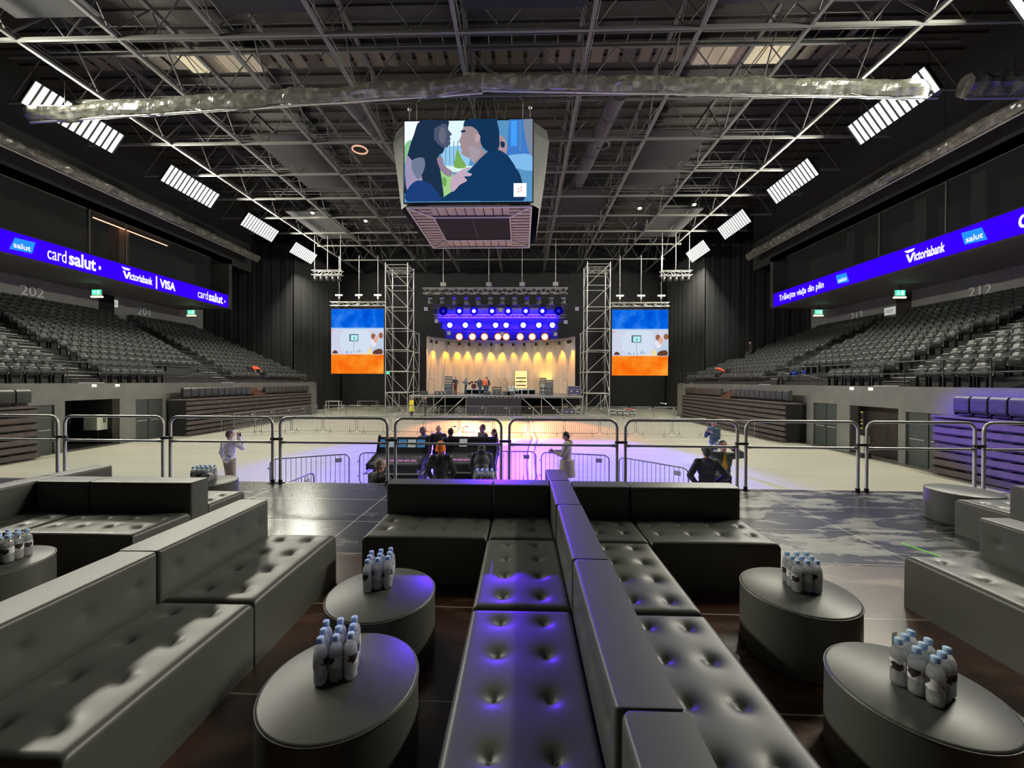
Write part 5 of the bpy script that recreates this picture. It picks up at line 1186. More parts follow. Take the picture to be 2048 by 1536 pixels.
# cable cover running from the sound desk to the stage
q = MB(); pts = [(0.36, 12.6), (0.34, 15), (0.40, 18), (0.55, 20.5), (0.72, 22.3), (0.62, 25), (0.66, 29), (0.72, 33.5), (0.70, 37.4)]; vs = []
for (x, y) in pts: vs += [(x-0.13, y, 0.0), (x-0.09, y, 0.02), (x+0.09, y, 0.02), (x+0.13, y, 0.0)]
q.add(vs, [(i*4+j, i*4+j+1, i*4+4+j+1, i*4+4+j) for i in range(len(pts)-1) for j in range(3)])
e = thing('cable_cover', 'pale taped strip with dark cables running over the floor to the stage', 'cable cover', (0, 0, 0.001)); q.build('tape_strip', mat('tape_pale', (0.70, 0.62, 0.55), 0.4), e)
for s in (-0.16, 0.17): q = MB(); q.path([(x+s, y, 0.02) for x, y in pts], 0.018, 6); q.build('cable', BLACKM, e)
# tables near the back left
for k, (x, y) in enumerate(((-20.6, 43.0), (-17.0, 43.5))):
    e = thing('trestle_table', 'small %s table in the dark area left of the stage' % ('white', 'grey')[k], 'table', (x, y, 0)); w_ = (0.75, 1.1)[k]; m_ = (WHITEP, GALV)[k]
    q = MB(); q.box(-w_, w_, -0.35, 0.35, 1.0, 1.05); q.build('tabletop', m_, e)
    for sx in (-1, 1):
        for sy in (-1, 1): q = MB(); q.box(sx*w_*0.94-0.03, sx*w_*0.94+0.03, sy*0.3-0.03, sy*0.3+0.03, 0, 1.0); q.build('leg', m_, e)
e = thing('exit_sign', 'small green exit sign on the dark back wall left of the left scaffold tower', 'sign', (-17.0, 49.8, 4.1)); q = MB(); q.box(-0.35, 0.35, -0.05, 0.05, 0, 0.35); q.build('box', BLACKM, e); q = MB(); q.box(-0.3, 0.3, -0.07, -0.055, 0.03, 0.32); q.build('green_panel', GREEN, e)
for (px, py, lb) in ((653, 773, 'tiny white lamp on the dark wall left of the left screen'), (1332, 806, 'tiny white lamp low on the dark wall right of the right screen')):
    y = 48; q = MB(); q.ell((0, 0, 0), 0.07, 0.07, 0.09, 10); q.bar((0, 0, 0), (0, 1.9, 0), 0.02, 6); tag(q.build('wall_lamp', emat('tiny_lamp', (1, 1, 0.9), 1.2), loc=(SXP(px, y), y, CZ+(763-py)/FPX*y)), lb, 'lamp')
# hanging speakers / motors beside the side screens
for (px, py, y, s, lb) in ((655, 545, 36, 1, 'left'), (1350, 548, 36, -1, 'right')):
    x = SXP(px, y); z = CZ+(763-py)/FPX*y; e = thing('projector_rig', 'bright bundled lighting rig hanging at the inner end of the %s floodlight row' % ('left' if s > 0 else 'right'), 'stage rig', (x, y, z))
    q = MB(); box_truss(q, (-1.4, 0, 0), 2.8, 0.4, 0.03); q.build('girder', TRUSS, e)
    for k in range(5): q = MB(); q.lathe([(0.02, 0.2), (0.16, 0.15), (0.2, -0.25), (0.0, -0.22)], 14, (-1.1+k*0.55, 0, -0.5)); q.box(-1.15+k*0.55, -1.05+k*0.55, -0.04, 0.04, -0.35, -0.2); q.build('lamp', GALVD, e)
    q = MB()
    for k in (-1.2, 0, 1.2): q.bar((k, 0, 0.2), (k, 0, 16.6-z), 0.025, 6)
    q.build('hanger', SCAF, e)

# ================================================================= PEOPLE
SKIN = mat('skin', (0.55, 0.33, 0.24), 0.55)
def cloth(name, c, r=0.85, bump=0.35): return mat('cloth_'+name, c, r, bump=bump, bscale=14)
EYEM = mat('eye_dark', (0.03, 0.02, 0.02), 0.3)
def remesh(o, vox, sm=2):
    r = o.modifiers.new('fuse', 'REMESH'); r.mode = 'VOXEL'; r.voxel_size = vox; r.use_smooth_shade = True
    s = o.modifiers.new('soft', 'SMOOTH'); s.factor = 0.5; s.iterations = sm
    return o
def person(label, loc, rz, top, legs, hair=(0.08, 0.06, 0.05), height=1.76, arms=None, lean=0, head=(0, 0), coat=0.0, hat=None, bald=False, vox=0.014, hood=None, shirt=None, stance=0.10, kneel=0, group=None, long_hair=False, beard=False, shoe=(0.03, 0.03, 0.03), scarf=None, twist=0):
    """figure facing +Y; arms: ((elbow, wrist) left, right) in body space; lean: forward bend in radians at the hips"""
    s = height/1.76; e = thing('person', label, 'person', loc, rz, group)
    hipz = 0.93-kneel; B = Matrix.Translation((0, 0, hipz)) @ Matrix.Rotation(-lean, 4, 'X') @ Matrix.Rotation(twist, 4, 'Z') @ Matrix.Translation((0, 0, -0.93))
    U = lambda p: B @ Vector(p)
    arms = arms or (((-0.27, -0.02, 1.13), (-0.27, 0.08, 0.88)), ((0.27, -0.02, 1.13), (0.27, 0.08, 0.88)))
    sh = [Vector((-0.185, 0, 1.43)), Vector((0.185, 0, 1.43))]
    NK, HD = Vector((0, 0.0, 1.50)), Vector((0, 0.02, 1.645))
    Hm = B @ Matrix.Translation(HD) @ Matrix.Rotation(head[0], 4, 'Z') @ Matrix.Rotation(-head[1], 4, 'X')
    def hp(p): return Hm @ Vector(p)
    knees = []; ank = []
    for k, sx in enumerate((-1, 1)):
        kz = 0.50-kneel*0.5; knees.append(Vector((sx*(stance*0.95), 0.04+kneel*0.8, kz))); ank.append(Vector((sx*stance, -0.01, 0.09)))
    def limbs(q, r, arm=True, leg=True, torso=True, arm_t=1.0, leg_t=1.0):
        if torso:
            q.ell(U((0, 0, 1.30)), 0.175+r, 0.115+r, 0.23+r*0.5, 16, R=B.to_3x3()); q.ell(U((0, 0, 1.10)), 0.145+r, 0.105+r, 0.2, 16, R=B.to_3x3()); q.ell(U((0, -0.005, 0.95)), 0.165+r, 0.125+r, 0.13, 16, R=B.to_3x3())
            q.bar(U((-0.15, 0, 1.425)), U((0.15, 0, 1.425)), 0.065+r, 12)
        if arm:
            for k in (0, 1):
                el, wr = Vector(arms[k][0]), Vector(arms[k][1]); S_ = U(sh[k]); E1 = U(el); W1 = U(wr)
                q.ell(S_, 0.062+r, 0.062+r, 0.062+r, 12); q.bar(S_, E1, 0.052+r, 12, r2=0.042+r); q.ell(E1, 0.043+r, 0.043+r, 0.043+r, 10)
                W2 = E1.lerp(W1, arm_t); q.bar(E1, W2, 0.042+r, 12, r2=0.028+r*0.9)
        if leg:
            for k, sx in enumerate((-1, 1)):
                H_ = Vector((sx*0.085, -0.0, hipz)); q.ell(H_, 0.095+r, 0.10+r, 0.11, 12); q.bar(H_, knees[k], 0.088+r, 12, r2=0.055+r); q.ell(knees[k], 0.057+r, 0.057+r, 0.06, 10)
                A2 = knees[k].lerp(ank[k], leg_t); q.bar(knees[k], A2, 0.056+r, 12, r2=0.040+r)
    q = MB(); limbs(q, 0.0)
    q.bar(U((0, -0.005, 1.42)), hp((0, -0.015, -0.06)), 0.058, 12, r2=0.052)
    q.ell(hp((0, 0.0, 0.03)), 0.078, 0.096, 0.108, 18, R=Hm.to_3x3()); q.ell(hp((0, 0.028, -0.055)), 0.058, 0.062, 0.068, 14, R=Hm.to_3x3())      # skull, jaw
    q.bar(hp((0, 0.092, 0.03)), hp((0, 0.118, -0.015)), 0.010, 8, r2=0.017); q.ell(hp((0, 0.088, -0.062)), 0.024, 0.012, 0.010, 8, R=Hm.to_3x3())  # nose, lips
    for sx in (-1, 1): q.ell(hp((sx*0.082, -0.005, 0.0)), 0.012, 0.022, 0.034, 8, R=Hm.to_3x3()); q.bar(hp((sx*0.055, 0.082, 0.042)), hp((sx*0.015, 0.092, 0.038)), 0.010, 6)
    for k, sx in enumerate((-1, 1)):                                                                                     # hands with palm, four fingers, thumb
        el, wr = U(Vector(arms[k][0])), U(Vector(arms[k][1])); d = (wr-el).normalized(); side = d.cross(Vector((0, 1, 0.01))); side = side.normalized() if side.length > 0.2 else Vector((1, 0, 0)); nrm = side.cross(d).normalized()
        palm = wr+d*0.05; q.ell(palm, 0.042, 0.018, 0.055, 10, R=Matrix((side, nrm, d)).transposed())
        for f_ in range(4):
            o_ = (f_-1.5)*0.021; ln = (0.062, 0.074, 0.07, 0.054)[f_]; b0 = wr+d*0.088+side*o_; b1 = b0+d*ln*0.5+nrm*0.006; b2 = b1+d*ln*0.42+nrm*0.022; q.bar(b0, b1, 0.0095, 6); q.bar(b1, b2, 0.009, 6, r2=0.0075)
        t0 = wr+d*0.03-side*0.035*sx; q.bar(t0, t0+d*0.04-side*0.03*sx+nrm*0.01, 0.011, 6); q.bar(t0+d*0.04-side*0.03*sx+nrm*0.01, t0+d*0.07-side*0.025*sx+nrm*0.02, 0.010, 6)
    for k in (0, 1): q.bar(ank[k], ank[k]+Vector((0, 0.12, -0.05)), 0.038, 8)
    body = remesh(q.build('body', SKIN, e), min(vox, 0.010), 1)
    q = MB()
    for sx in (-1, 1): q.ell(hp((sx*0.032, 0.088, 0.022)), 0.011, 0.007, 0.008, 8, R=Hm.to_3x3())
    q.build('eyes', EYEM, e)
    # clothes
    q = MB(); limbs(q, 0.028, leg=False, arm_t=0.97)
    if coat > 0:
        q.bar(U((0, -0.005, 1.0)), Vector((0, -0.01, hipz-coat)) if lean < 0.3 else U((0, -0.01, 0.93-coat)), 0.205, 18, r2=0.245)
    q.bar(U((0, -0.01, 1.43)), U((0, -0.01, 1.52)), 0.085, 14, r2=0.075)
    if hood is not None: q.ell(U((0, -0.10, 1.47)), 0.12, 0.07, 0.10, 12)
    j = remesh(q.build('jacket', top, e), vox, 3)
    if shirt is not None:
        q = MB(); q.ell(U((0.0, 0.055, 1.25)), 0.085, 0.105, 0.25, 14); remesh(q.build('shirt', shirt, e), 0.012)
    q = MB(); limbs(q, 0.020, arm=False, torso=False, leg_t=0.92); q.ell(U((0, 0, 0.94)), 0.185, 0.14, 0.12, 14); remesh(q.build('trousers', legs, e), vox, 2)
    for k in (0, 1):
        q = MB(); a = ank[k]; q.ell(a+Vector((0, 0.06, -0.035)), 0.048, 0.135, 0.045, 12); q.ell(a+Vector((0, -0.01, 0.0)), 0.047, 0.055, 0.06, 10); q.box(a.x-0.045, a.x+0.045, -0.09+a.y+0.02, a.y+0.18, a.z-0.09, a.z-0.06); remesh(q.build('shoe', cloth('shoe_%d' % int(shoe[0]*100), shoe, 0.5), e), 0.012)
    if hat is not None:
        q = MB(); n_ = 20; prof = [(0.102, -0.035), (0.108, 0.0), (0.108, 0.05), (0.098, 0.10), (0.065, 0.145), (0.02, 0.165), (0.0, 0.167)]
        b_ = MB(); b_.lathe(prof, n_, smooth=True); b_.lathe([(0.106, -0.05), (0.116, -0.045), (0.117, 0.0), (0.106, 0.005)], n_); b_.v = [(x*1.0, y*1.16-0.01, z*1.1) for x, y, z in b_.v]; b_.v = [tuple(Hm @ Vector(v)) for v in b_.v]; b_.build('beanie', hat, e)
    elif not bald:
        q = MB(); q.ell(hp((0, -0.020, 0.050)), 0.090, 0.098, 0.100, 16, R=Hm.to_3x3()); q.ell(hp((0, -0.045, 0.0)), 0.084, 0.070, 0.085, 14, R=Hm.to_3x3())
        if long_hair: q.ell(hp((0, -0.055, -0.08)), 0.10, 0.07, 0.14, 14, R=Hm.to_3x3())
        remesh(q.build('hair', mat('hair_%d_%d' % (int(hair[0]*100), int(hair[2]*100)), hair, 0.7, bump=0.5, bscale=60), e), 0.010, 1)
    if beard: q = MB(); q.ell(hp((0, 0.045, -0.075)), 0.058, 0.058, 0.052, 12, R=Hm.to_3x3()); remesh(q.build('beard', mat('beard_dark', (0.06, 0.05, 0.04), 0.8), e), 0.010, 1)
    if scarf is not None: q = MB(); q.path([(0.11*math.cos(t), 0.10*math.sin(t), 1.49) for t in [i*PI/8 for i in range(16)]], 0.04, 8, closed=True); q.v = [tuple(U(v)) for v in q.v]; q.build('fur_collar', scarf, e)
    e.scale = (s, s, s)
    return e
def phone(loc, rz, label): 
    q = MB(); q.box(-0.036, 0.036, -0.005, 0.005, -0.075, 0.075); o = tag(q.build('mobile_phone', BLACKM, loc=loc, bevel=0.003), label, 'phone'); o.rotation_euler = (0, 0, rz); return o
BLKJ = cloth('black', (0.018, 0.018, 0.020), 0.7); JEANS = cloth('jeans', (0.05, 0.08, 0.13)); DARKT = cloth('dark', (0.02, 0.02, 0.024)); PAD = cloth('puffer', (0.02, 0.025, 0.022), 0.5, 0.8)
UPR = ((-0.27, -0.02, 1.13), (-0.27, 0.08, 0.88))
person('person in a white patterned jacket and beige trousers phoning, back turned', (-8.55, 11.4, 0), -0.25, mat('cloth_white_print', (0.72, 0.70, 0.68), 0.8, noisy=1.0, nscale=11, ncol=(0.12, 0.12, 0.12), thr=(0.61, 0.63)), cloth('khaki', (0.33, 0.27, 0.17)), (0.10, 0.07, 0.05), 1.78,
       ((UPR), ((0.36, 0.12, 1.26), (0.17, 0.14, 1.58))), head=(-0.35, 0.1), shoe=(0.5, 0.5, 0.5))
phone((-8.34, 11.53, 1.63), 0.6, 'phone held to the ear of the person in the white patterned jacket')
person('person in a long beige parka looking down at a phone, side view', (1.30, 11.5, 0), PI/2-0.1, cloth('beige', (0.40, 0.35, 0.26)), JEANS, (0.04, 0.03, 0.025), 1.78, (((-0.25, 0.12, 1.15), (-0.08, 0.36, 1.22)), ((0.25, 0.12, 1.15), (0.10, 0.38, 1.20))), head=(0, 0.45), coat=0.42, hood=1)
phone((0.86, 11.48, 1.29), PI/2, 'phone held in front of the person in the beige parka')
person('person in an open green jacket and yellow shirt, arms raised to the head', (4.85, 9.7, 0), PI-0.15, cloth('olive', (0.10, 0.12, 0.08)), DARKT, (0.05, 0.04, 0.035), 1.82, (((-0.45, 0.02, 1.46), (-0.16, 0.12, 1.62)), ((0.44, 0.10, 1.58), (0.15, 0.15, 1.66))), shirt=cloth('yellow', (0.75, 0.45, 0.02)), head=(0.2, 0.1))
person('person in a black jacket seen from behind, hands in pockets', (4.12, 8.95, 0), -0.1, BLKJ, DARKT, (0.05, 0.05, 0.045), 1.80, (((-0.38, -0.10, 1.16), (-0.21, 0.06, 0.97)), ((0.38, -0.10, 1.16), (0.21, 0.06, 0.97))), stance=0.13, hood=1)
person('person in a blue-grey denim shirt and light jeans far out on the floor', (7.4, 15.5, 0), PI/2+0.5, cloth('denim', (0.055, 0.095, 0.115)), cloth('light_jeans', (0.45, 0.52, 0.62)), (0.30, 0.25, 0.20), 1.75, (((-0.27, 0.10, 1.15), (-0.12, 0.26, 1.32)), ((0.27, 0.1, 1.15), (0.12, 0.27, 1.38))), shoe=(0.5, 0.5, 0.5))
person('person in a bright orange beanie and black puffer jacket, back turned', (-1.88, 9.15, 0), 0.05, PAD, DARKT, height=1.80, arms=(((-0.30, 0.05, 1.14), (-0.22, 0.20, 0.92)), ((0.30, 0.05, 1.14), (0.22, 0.20, 0.92))), hat=cloth('orange_knit', (1.0, 0.22, 0.02), 0.8, 0.6), stance=0.14)
person('grey-haired person in a black jacket leaning low at the platform edge', (-2.78, 7.55, 0), -0.5, BLKJ, DARKT, (0.30, 0.26, 0.20), 1.72, (((-0.30, 0.10, 1.20), (-0.24, 0.30, 1.10)), ((0.34, 0.16, 1.24), (0.46, 0.30, 1.20))), lean=0.1, head=(-0.5, 0.2), stance=0.14)
person('person in a dark hooded coat bending over the right mixing console', (-0.98, 9.75, 0), 0.12, cloth('slate_coat', (0.035, 0.04, 0.05), 0.6), DARKT, (0.05, 0.05, 0.05), 1.80, (((-0.24, 0.30, 1.28), (-0.20, 0.55, 1.20)), ((0.24, 0.30, 1.28), (0.2, 0.55, 1.20))), lean=0.65, coat=0.30, hood=1, head=(0, 0.5))
person('short-grey-haired person in a dark jacket in profile behind the left console', (-3.15, 12.55, 0), -PI/2-0.2, cloth('grey_blue', (0.06, 0.07, 0.085)), DARKT, (0.16, 0.14, 0.13), 1.78)
person('bald person in a black coat facing the platform behind the consoles', (-2.72, 12.9, 0), PI+0.2, BLKJ, DARKT, height=1.80, bald=True, hood=1, head=(0.1, 0.1))
person('dark-haired person in a black hooded jacket seen from behind, at the consoles', (-2.22, 12.35, 0), 0.3, BLKJ, DARKT, (0.02, 0.018, 0.016), 1.76, hood=1)
person('person in a brown-grey jacket behind the bending one, face turned left', (-1.30, 13.2, 0), PI/2+0.6, cloth('taupe', (0.07, 0.06, 0.05)), DARKT, (0.04, 0.035, 0.03), 1.80)
person('person in a dark coat with a tan fur collar right of the consoles', (-0.88, 12.75, 0), PI/2+0.4, cloth('aubergine', (0.035, 0.02, 0.025)), DARKT, (0.05, 0.02, 0.02), 1.70, scarf=cloth('fur', (0.45, 0.30, 0.15), 0.9, 1.0), long_hair=True, head=(0.2, 0.2))
person('steward in a long yellow coat standing before the left end of the stage', (-10.15, 36.4, 0), PI-0.6, cloth('hi_yellow', (0.75, 0.68, 0.04)), DARKT, (0.10, 0.07, 0.05), 1.72, (((-0.24, 0.1, 1.15), (-0.05, 0.24, 1.18)), ((0.24, 0.1, 1.15), (0.05, 0.25, 1.12))), coat=0.45, vox=0.02)
person('person in dark patterned clothes standing next to the yellow-coated steward', (-8.95, 36.7, 0), PI/2+0.3, cloth('dark_pattern', (0.05, 0.05, 0.06)), DARKT, (0.5, 0.4, 0.3), 1.80, (((-0.26, 0.15, 1.2), (-0.1, 0.35, 1.35)), ((0.26, 0.1, 1.15), (0.2, 0.3, 1.1))), vox=0.02)
person('guitarist in a dark jacket with a red guitar beside the left amplifier stack', (SXP(911, 39.6), 39.6, DZ), PI-0.3, cloth('band_blue', (0.06, 0.09, 0.12)), cloth('band_red', (0.15, 0.05, 0.04)), (0.03, 0.03, 0.03), 1.76, (((-0.28, 0.08, 1.15), (-0.02, 0.25, 1.10)), ((0.28, 0.1, 1.18), (0.25, 0.30, 1.25))), vox=0.02)
person('musician in a grey-blue jacket on the left riser, side view', (SXP(932, 40.8), 40.8, DZ), PI/2+0.5, cloth('band_grey', (0.12, 0.17, 0.2)), JEANS, (0.4, 0.35, 0.28), 1.76, (((-0.25, 0.15, 1.2), (-0.1, 0.36, 1.25)), ((0.25, 0.12, 1.18), (0.08, 0.34, 1.2))), vox=0.02)
person('musician in dark clothes and jeans left of the orange-jacketed one', (SXP(960, 39.9), 39.9, DZ), PI+0.5, cloth('band_dark', (0.05, 0.08, 0.12)), JEANS, (0.2, 0.15, 0.1), 1.70, vox=0.02)
person('musician in an orange jacket and jeans at the middle left of the stage', (SXP(970, 39.8), 39.8, DZ), -0.5, cloth('band_orange', (0.85, 0.20, 0.08)), JEANS, (0.5, 0.3, 0.2), 1.80, vox=0.02)
person('person in navy clothes close behind the orange-jacketed musician', (SXP(974, 40.4), 40.4, DZ), 0.4, cloth('band_navy', (0.03, 0.04, 0.09)), JEANS, (0.1, 0.07, 0.06), 1.74, vox=0.02)
e = thing('electric_guitar', 'small red electric guitar held across the guitarist at the left amplifier stack', 'guitar', (SXP(911, 39.6)-0.02, 39.28, DZ+1.02)); q = MB()
q.path([(0, 0, -0.16), (0, 0, 0), (0, 0, 0.14)], [0.14, 0.10, 0.12], 14, flat=0.25); q.xf(Matrix.Rotation(1.0, 4, 'Y')); q.build('guitar_body', mat('guitar_red', (0.35, 0.04, 0.03), 0.3), e); q = MB(); q.bar((0.08, 0, 0.05), (0.55, 0, 0.36), 0.022, 6); q.box(0.53, 0.63, -0.01, 0.01, 0.34, 0.42); q.build('neck', mat('guitar_neck', (0.3, 0.18, 0.08), 0.5), e)
# people up in the bowls
def bowl_z(x): 
    i = int((abs(x-(WL if x < 0 else WR)))/((abs(BL-WL) if x < 0 else abs(BR-WR))/NR)); return Z0+RISE*i
x = 21.2; person('person in black standing alone high in the right seating bowl against the drape', (x, 37.5, bowl_z(x)), PI/2, BLKJ, DARKT, (0.3, 0.25, 0.2), 1.75, vox=0.02)
for (x, y, lb, c) in ((-21.6, 32.0, 'person in a red vest crouching at the front row of the left bowl', (0.8, 0.08, 0.03)), (16.3, 32.6, 'person in a red vest bending at the front row of the right bowl', (0.8, 0.10, 0.04))):
    person(lb, (x, y, bowl_z(x)+0.02), 1.2, cloth('vest_%d' % int(c[1]*100), c), DARKT, (0.05, 0.04, 0.04), 1.6, lean=1.1, vox=0.02, kneel=0.2)
b = MB(); b.prism([(-0.35, 0), (0.3, 0), (0.35, 0.4), (0.1, 0.62), (-0.3, 0.5)], 'y', -0.2, 0.2); tag(b.build('blue_bag', cloth('blue_bag', (0.02, 0.08, 0.6)), loc=(16.9, 24.75, 3.47), bevel=0.05), 'bright blue bag left on the landing in the right bowl', 'bag')

# ================================================================= LOUNGE
PZ = 1.5
def pad_mesh(L, W, H, buttons, r=0.035, crown=0.012, depth=0.042, sig=0.030, res=0.018):
    """upholstered block L x W x H, tufted face up at z = H"""
    def axis(n_, l):
        k = max(6, int(l/res)); a = [r*(1-math.cos(PI/2*i/5)) for i in range(6)]; m_ = [r+(l-2*r)*i/k for i in range(1, k)]; return a+m_+[l-v for v in reversed(a)]
    xs, ys = axis(0, L), axis(0, W); vs = []; nx, ny = len(xs), len(ys)
    def drop(v, l):
        d = min(v, l-v); return 0 if d >= r else r-math.sqrt(max(0, r*r-(r-d)**2))
    for y in ys:
        for x in xs:
            dx, dy = drop(x, L), drop(y, W); z = H-min(r, math.hypot(dx, dy))
            z += crown*(math.sin(PI*x/L)**0.5)*(math.sin(PI*y/W)**0.5) if 0 < x < L and 0 < y < W else 0
            for (bx, by) in buttons:
                d2 = ((x-bx)**2+(y-by)**2); z -= depth*math.exp(-math.sqrt(d2)/sig) if d2 < 0.04 else 0
            vs.append((x, y, z))
    fs = [(j*nx+i, j*nx+i+1, (j+1)*nx+i+1, (j+1)*nx+i) for j in range(ny-1) for i in range(nx-1)]
    ring = [i for i in range(nx)]+[j*nx+nx-1 for j in range(1, ny)]+[(ny-1)*nx+i for i in range(nx-2, -1, -1)]+[j*nx for j in range(ny-2, 0, -1)]
    o = len(vs); vs += [(vs[i][0], vs[i][1], 0.0) for i in ring]; k = len(ring)
    b = MB(); b.add(vs, fs+[(ring[i], o+i, o+(i+1) % k, ring[(i+1) % k]) for i in range(k)], 0, True); b.add([vs[o+i] for i in range(k)], [tuple(range(k-1, -1, -1))], 0, False)
    return b
def seat_pad(e, x0, x1, y0, y1, nx, ny, h=0.40):
    L, W = x1-x0, y1-y0; g = 0.004
    bt = [(L*(i+0.5)/nx if nx > 2 else L*(0.30+0.40*i), W*(j+0.5)/ny if ny > 2 else W*(0.32+0.34*j)) for i in range(nx) for j in range(ny)]
    b = pad_mesh(L-2*g, W-2*g, h, bt); b.xf(Matrix.Translation((x0+g, y0+g, 0))); o = b.build('seat', LEATHER, e)
    for (bx, by) in bt:
        q = MB(); q.ell((x0+g+bx, y0+g+by, h-0.026), 0.010, 0.010, 0.006, 10); q.build('upholstery_button', LEATHER, o)
    return o
def back_pad(e, x0, x1, y0, y1, face, n=4, h=0.70):
    """upright block; face is the side with buttons: '-x', '+x', '-y', '+y'"""
    L = (y1-y0) if face[1] == 'x' else (x1-x0); T = (x1-x0) if face[1] == 'x' else (y1-y0); g = 0.004
    b = pad_mesh(L-2*g, h, T-2*g, [(L*(i+0.5)/n, h-0.15) for i in range(n)] if n else [], 0.022, 0.004, 0.024, 0.03)
    c = {'-x': (Vector((0, 1, 0)), Vector((-1, 0, 0)), (x1-g, y0+g)), '+x': (Vector((0, -1, 0)), Vector((1, 0, 0)), (x0+g, y1-g)), '-y': (Vector((-1, 0, 0)), Vector((0, -1, 0)), (x1-g, y1-g)), '+y': (Vector((1, 0, 0)), Vector((0, 1, 0)), (x0+g, y0+g))}[face]
    u, nrm, org = c; M = Matrix(((u.x, 0, nrm.x, org[0]), (u.y, 0, nrm.y, org[1]), (0, 1, 0, 0), (0, 0, 0, 1)))
    if M.to_3x3().determinant() < 0: 
        u = -u; org = {'-x': (x1-g, y1-g), '+x': (x0+g, y0+g), '-y': (x0+g, y1-g), '+y': (x1-g, y0+g)}[face]; M = Matrix(((u.x, 0, nrm.x, org[0]), (u.y, 0, nrm.y, org[1]), (0, 1, 0, 0), (0, 0, 0, 1)))
    b.xf(M); return b.build('backrest', LEATHER, e)
def sofa(label, seat, nx, ny, backs=(), group='black tufted lounge sofa modules'):
    x0, x1, y0, y1 = seat; cx, cy = (x0+x1)/2, (y0+y1)/2; e = thing('sofa_module', label, 'sofa', (cx, cy, PZ), 0, group)
    seat_pad(e, x0-cx, x1-cx, y0-cy, y1-cy, nx, ny)
    for (a, b_, c, d, f, n) in backs: back_pad(e, a-cx, b_-cx, c-cy, d-cy, f, n)
    return e
sofa('sofa module lit deep violet, nearest whole one left of the long central backrest', (-0.30, 0.30, 1.28, 2.355), 2, 4, [(0.30, 0.525, 1.28, 2.355, '-x', 4)])
sofa('sofa module at the bottom edge, its backrest lowest in the central row', (-0.30, 0.31, 0.2, 1.275), 2, 4, [(0.315, 0.54, 0.2, 1.275, '-x', 4)])
sofa('tufted sofa module directly behind the violet-lit one in the central row', (-0.30, 0.30, 2.36, 3.40), 2, 4, [(0.295, 0.515, 2.36, 3.40, '-x', 4)])
sofa('black corner sofa module with two buttons a side, left of the central crossing', (-0.29, 0.29, 3.41, 4.02), 2, 2, [(-0.29, 0.285, 4.02, 4.25, '-y', 0), (0.285, 0.51, 3.41, 4.25, '-x', 2)])
sofa('black straight sofa module at the left end of the central transverse row', (-1.385, -0.295, 3.40, 4.02), 4, 2, [(-1.385, -0.295, 4.02, 4.25, '-y', 0)])
sofa('black corner sofa module right of the central crossing', (0.52, 1.085, 3.37, 3.985), 2, 2, [(0.515, 1.085, 3.985, 4.215, '-y', 0)])
sofa('black straight sofa module at the right end of the central transverse row', (1.09, 2.17, 3.36, 3.975), 4, 2, [(1.09, 2.17, 3.975, 4.205, '-y', 0)])
sofa('black backless bench module just before the right central corner', (0.52, 1.075, 2.34, 3.365), 2, 4)
sofa('black backless bench module, middle one right of the long central backrest', (0.53, 1.075, 1.275, 2.335), 2, 4)
sofa('black backless bench module running out at the bottom right of the central backrest', (0.545, 1.075, 0.2, 1.27), 2, 4)
sofa('black sofa module beyond the central crossing, only its backrest top showing', (-0.30, 0.275, 4.26, 4.76), 2, 2, [(0.275, 0.51, 4.22, 4.76, '-x', 2)])
sofa('black tufted sofa module in the left foreground with a bright front edge', (-2.22, -1.625, 1.36, 2.375), 2, 4, [(-2.465, -2.22, 1.30, 2.375, '+x', 4)])
sofa('black tufted sofa module behind the left foreground one, in the same row', (-2.22, -1.625, 2.38, 3.45), 2, 4, [(-2.485, -2.225, 2.38, 3.45, '+x', 4)])
sofa('black straight sofa module of the far left group, its shiny seat facing the camera', (-4.465, -3.385, 3.37, 3.98), 4, 2, [(-4.465, -3.385, 3.98, 4.21, '-y', 0)])
sofa('black corner sofa module of the far left group', (-5.035, -4.47, 3.37, 3.98), 2, 2, [(-5.035, -4.47, 3.98, 4.21, '-y', 0), (-5.27, -5.04, 3.37, 4.21, '+x', 2)])
sofa('sofa module of the far left group, its backrest nearest the guard rail', (-5.035, -4.47, 4.22, 4.78), 2, 2, [(-5.27, -5.04, 4.22, 4.78, '+x', 2)])
sofa('black backless bench behind the far left backrest, before the distant ottoman', (-4.465, -3.39, 4.22, 4.78), 4, 2)
sofa('black sofa module at the right frame edge with three dimples showing', (3.00, 3.55, 2.10, 3.19), 1, 4, [(3.56, 3.80, 2.10, 3.19, '-x', 4)])
sofa('black sofa module far right facing the stage, before the distant ottoman', (5.05, 6.15, 4.23, 4.76), 4, 2, [(5.02, 6.15, 3.97, 4.225, '+y', 0)])

def ottoman(x, y, r, label):
    e = thing('round_ottoman', label, 'ottoman', (x, y, PZ), 0, 'round black ottoman tables'); h = 0.40
    q = MB(); q.lathe([(0.0, 0.0), (r-0.01, 0.0), (r, 0.02), (r+0.002, h*0.5), (r, h-0.029)], 72); q.build('base', LEATHER, e)
    q = MB(); q.lathe([(r, h-0.03), (r, h-0.012), (r-0.004, h-0.004), (r-0.012, h), (0.0, h+0.002)], 72); q.build('top', LEATHER, e)
    q = MB(); q.path([((r+0.001)*math.cos(2*PI*i/72), (r+0.001)*math.sin(2*PI*i/72), h-0.010) for i in range(72)], 0.0035, 6, closed=True); q.build('piping', LEATHER, e)
    return e
ottoman(-0.81, 1.775, 0.335, 'round black ottoman in the left foreground holding nine bottles')
ottoman(-0.895, 2.52, 0.335, 'round black ottoman between the left sofas and the central row, second from the camera')
ottoman(1.745, 1.80, 0.315, 'round black ottoman in the right foreground')
ottoman(1.80, 2.63, 0.325, 'round black ottoman behind the right foreground one')
ottoman(-3.93, 2.80, 0.35, 'round black ottoman cut by the left frame edge')
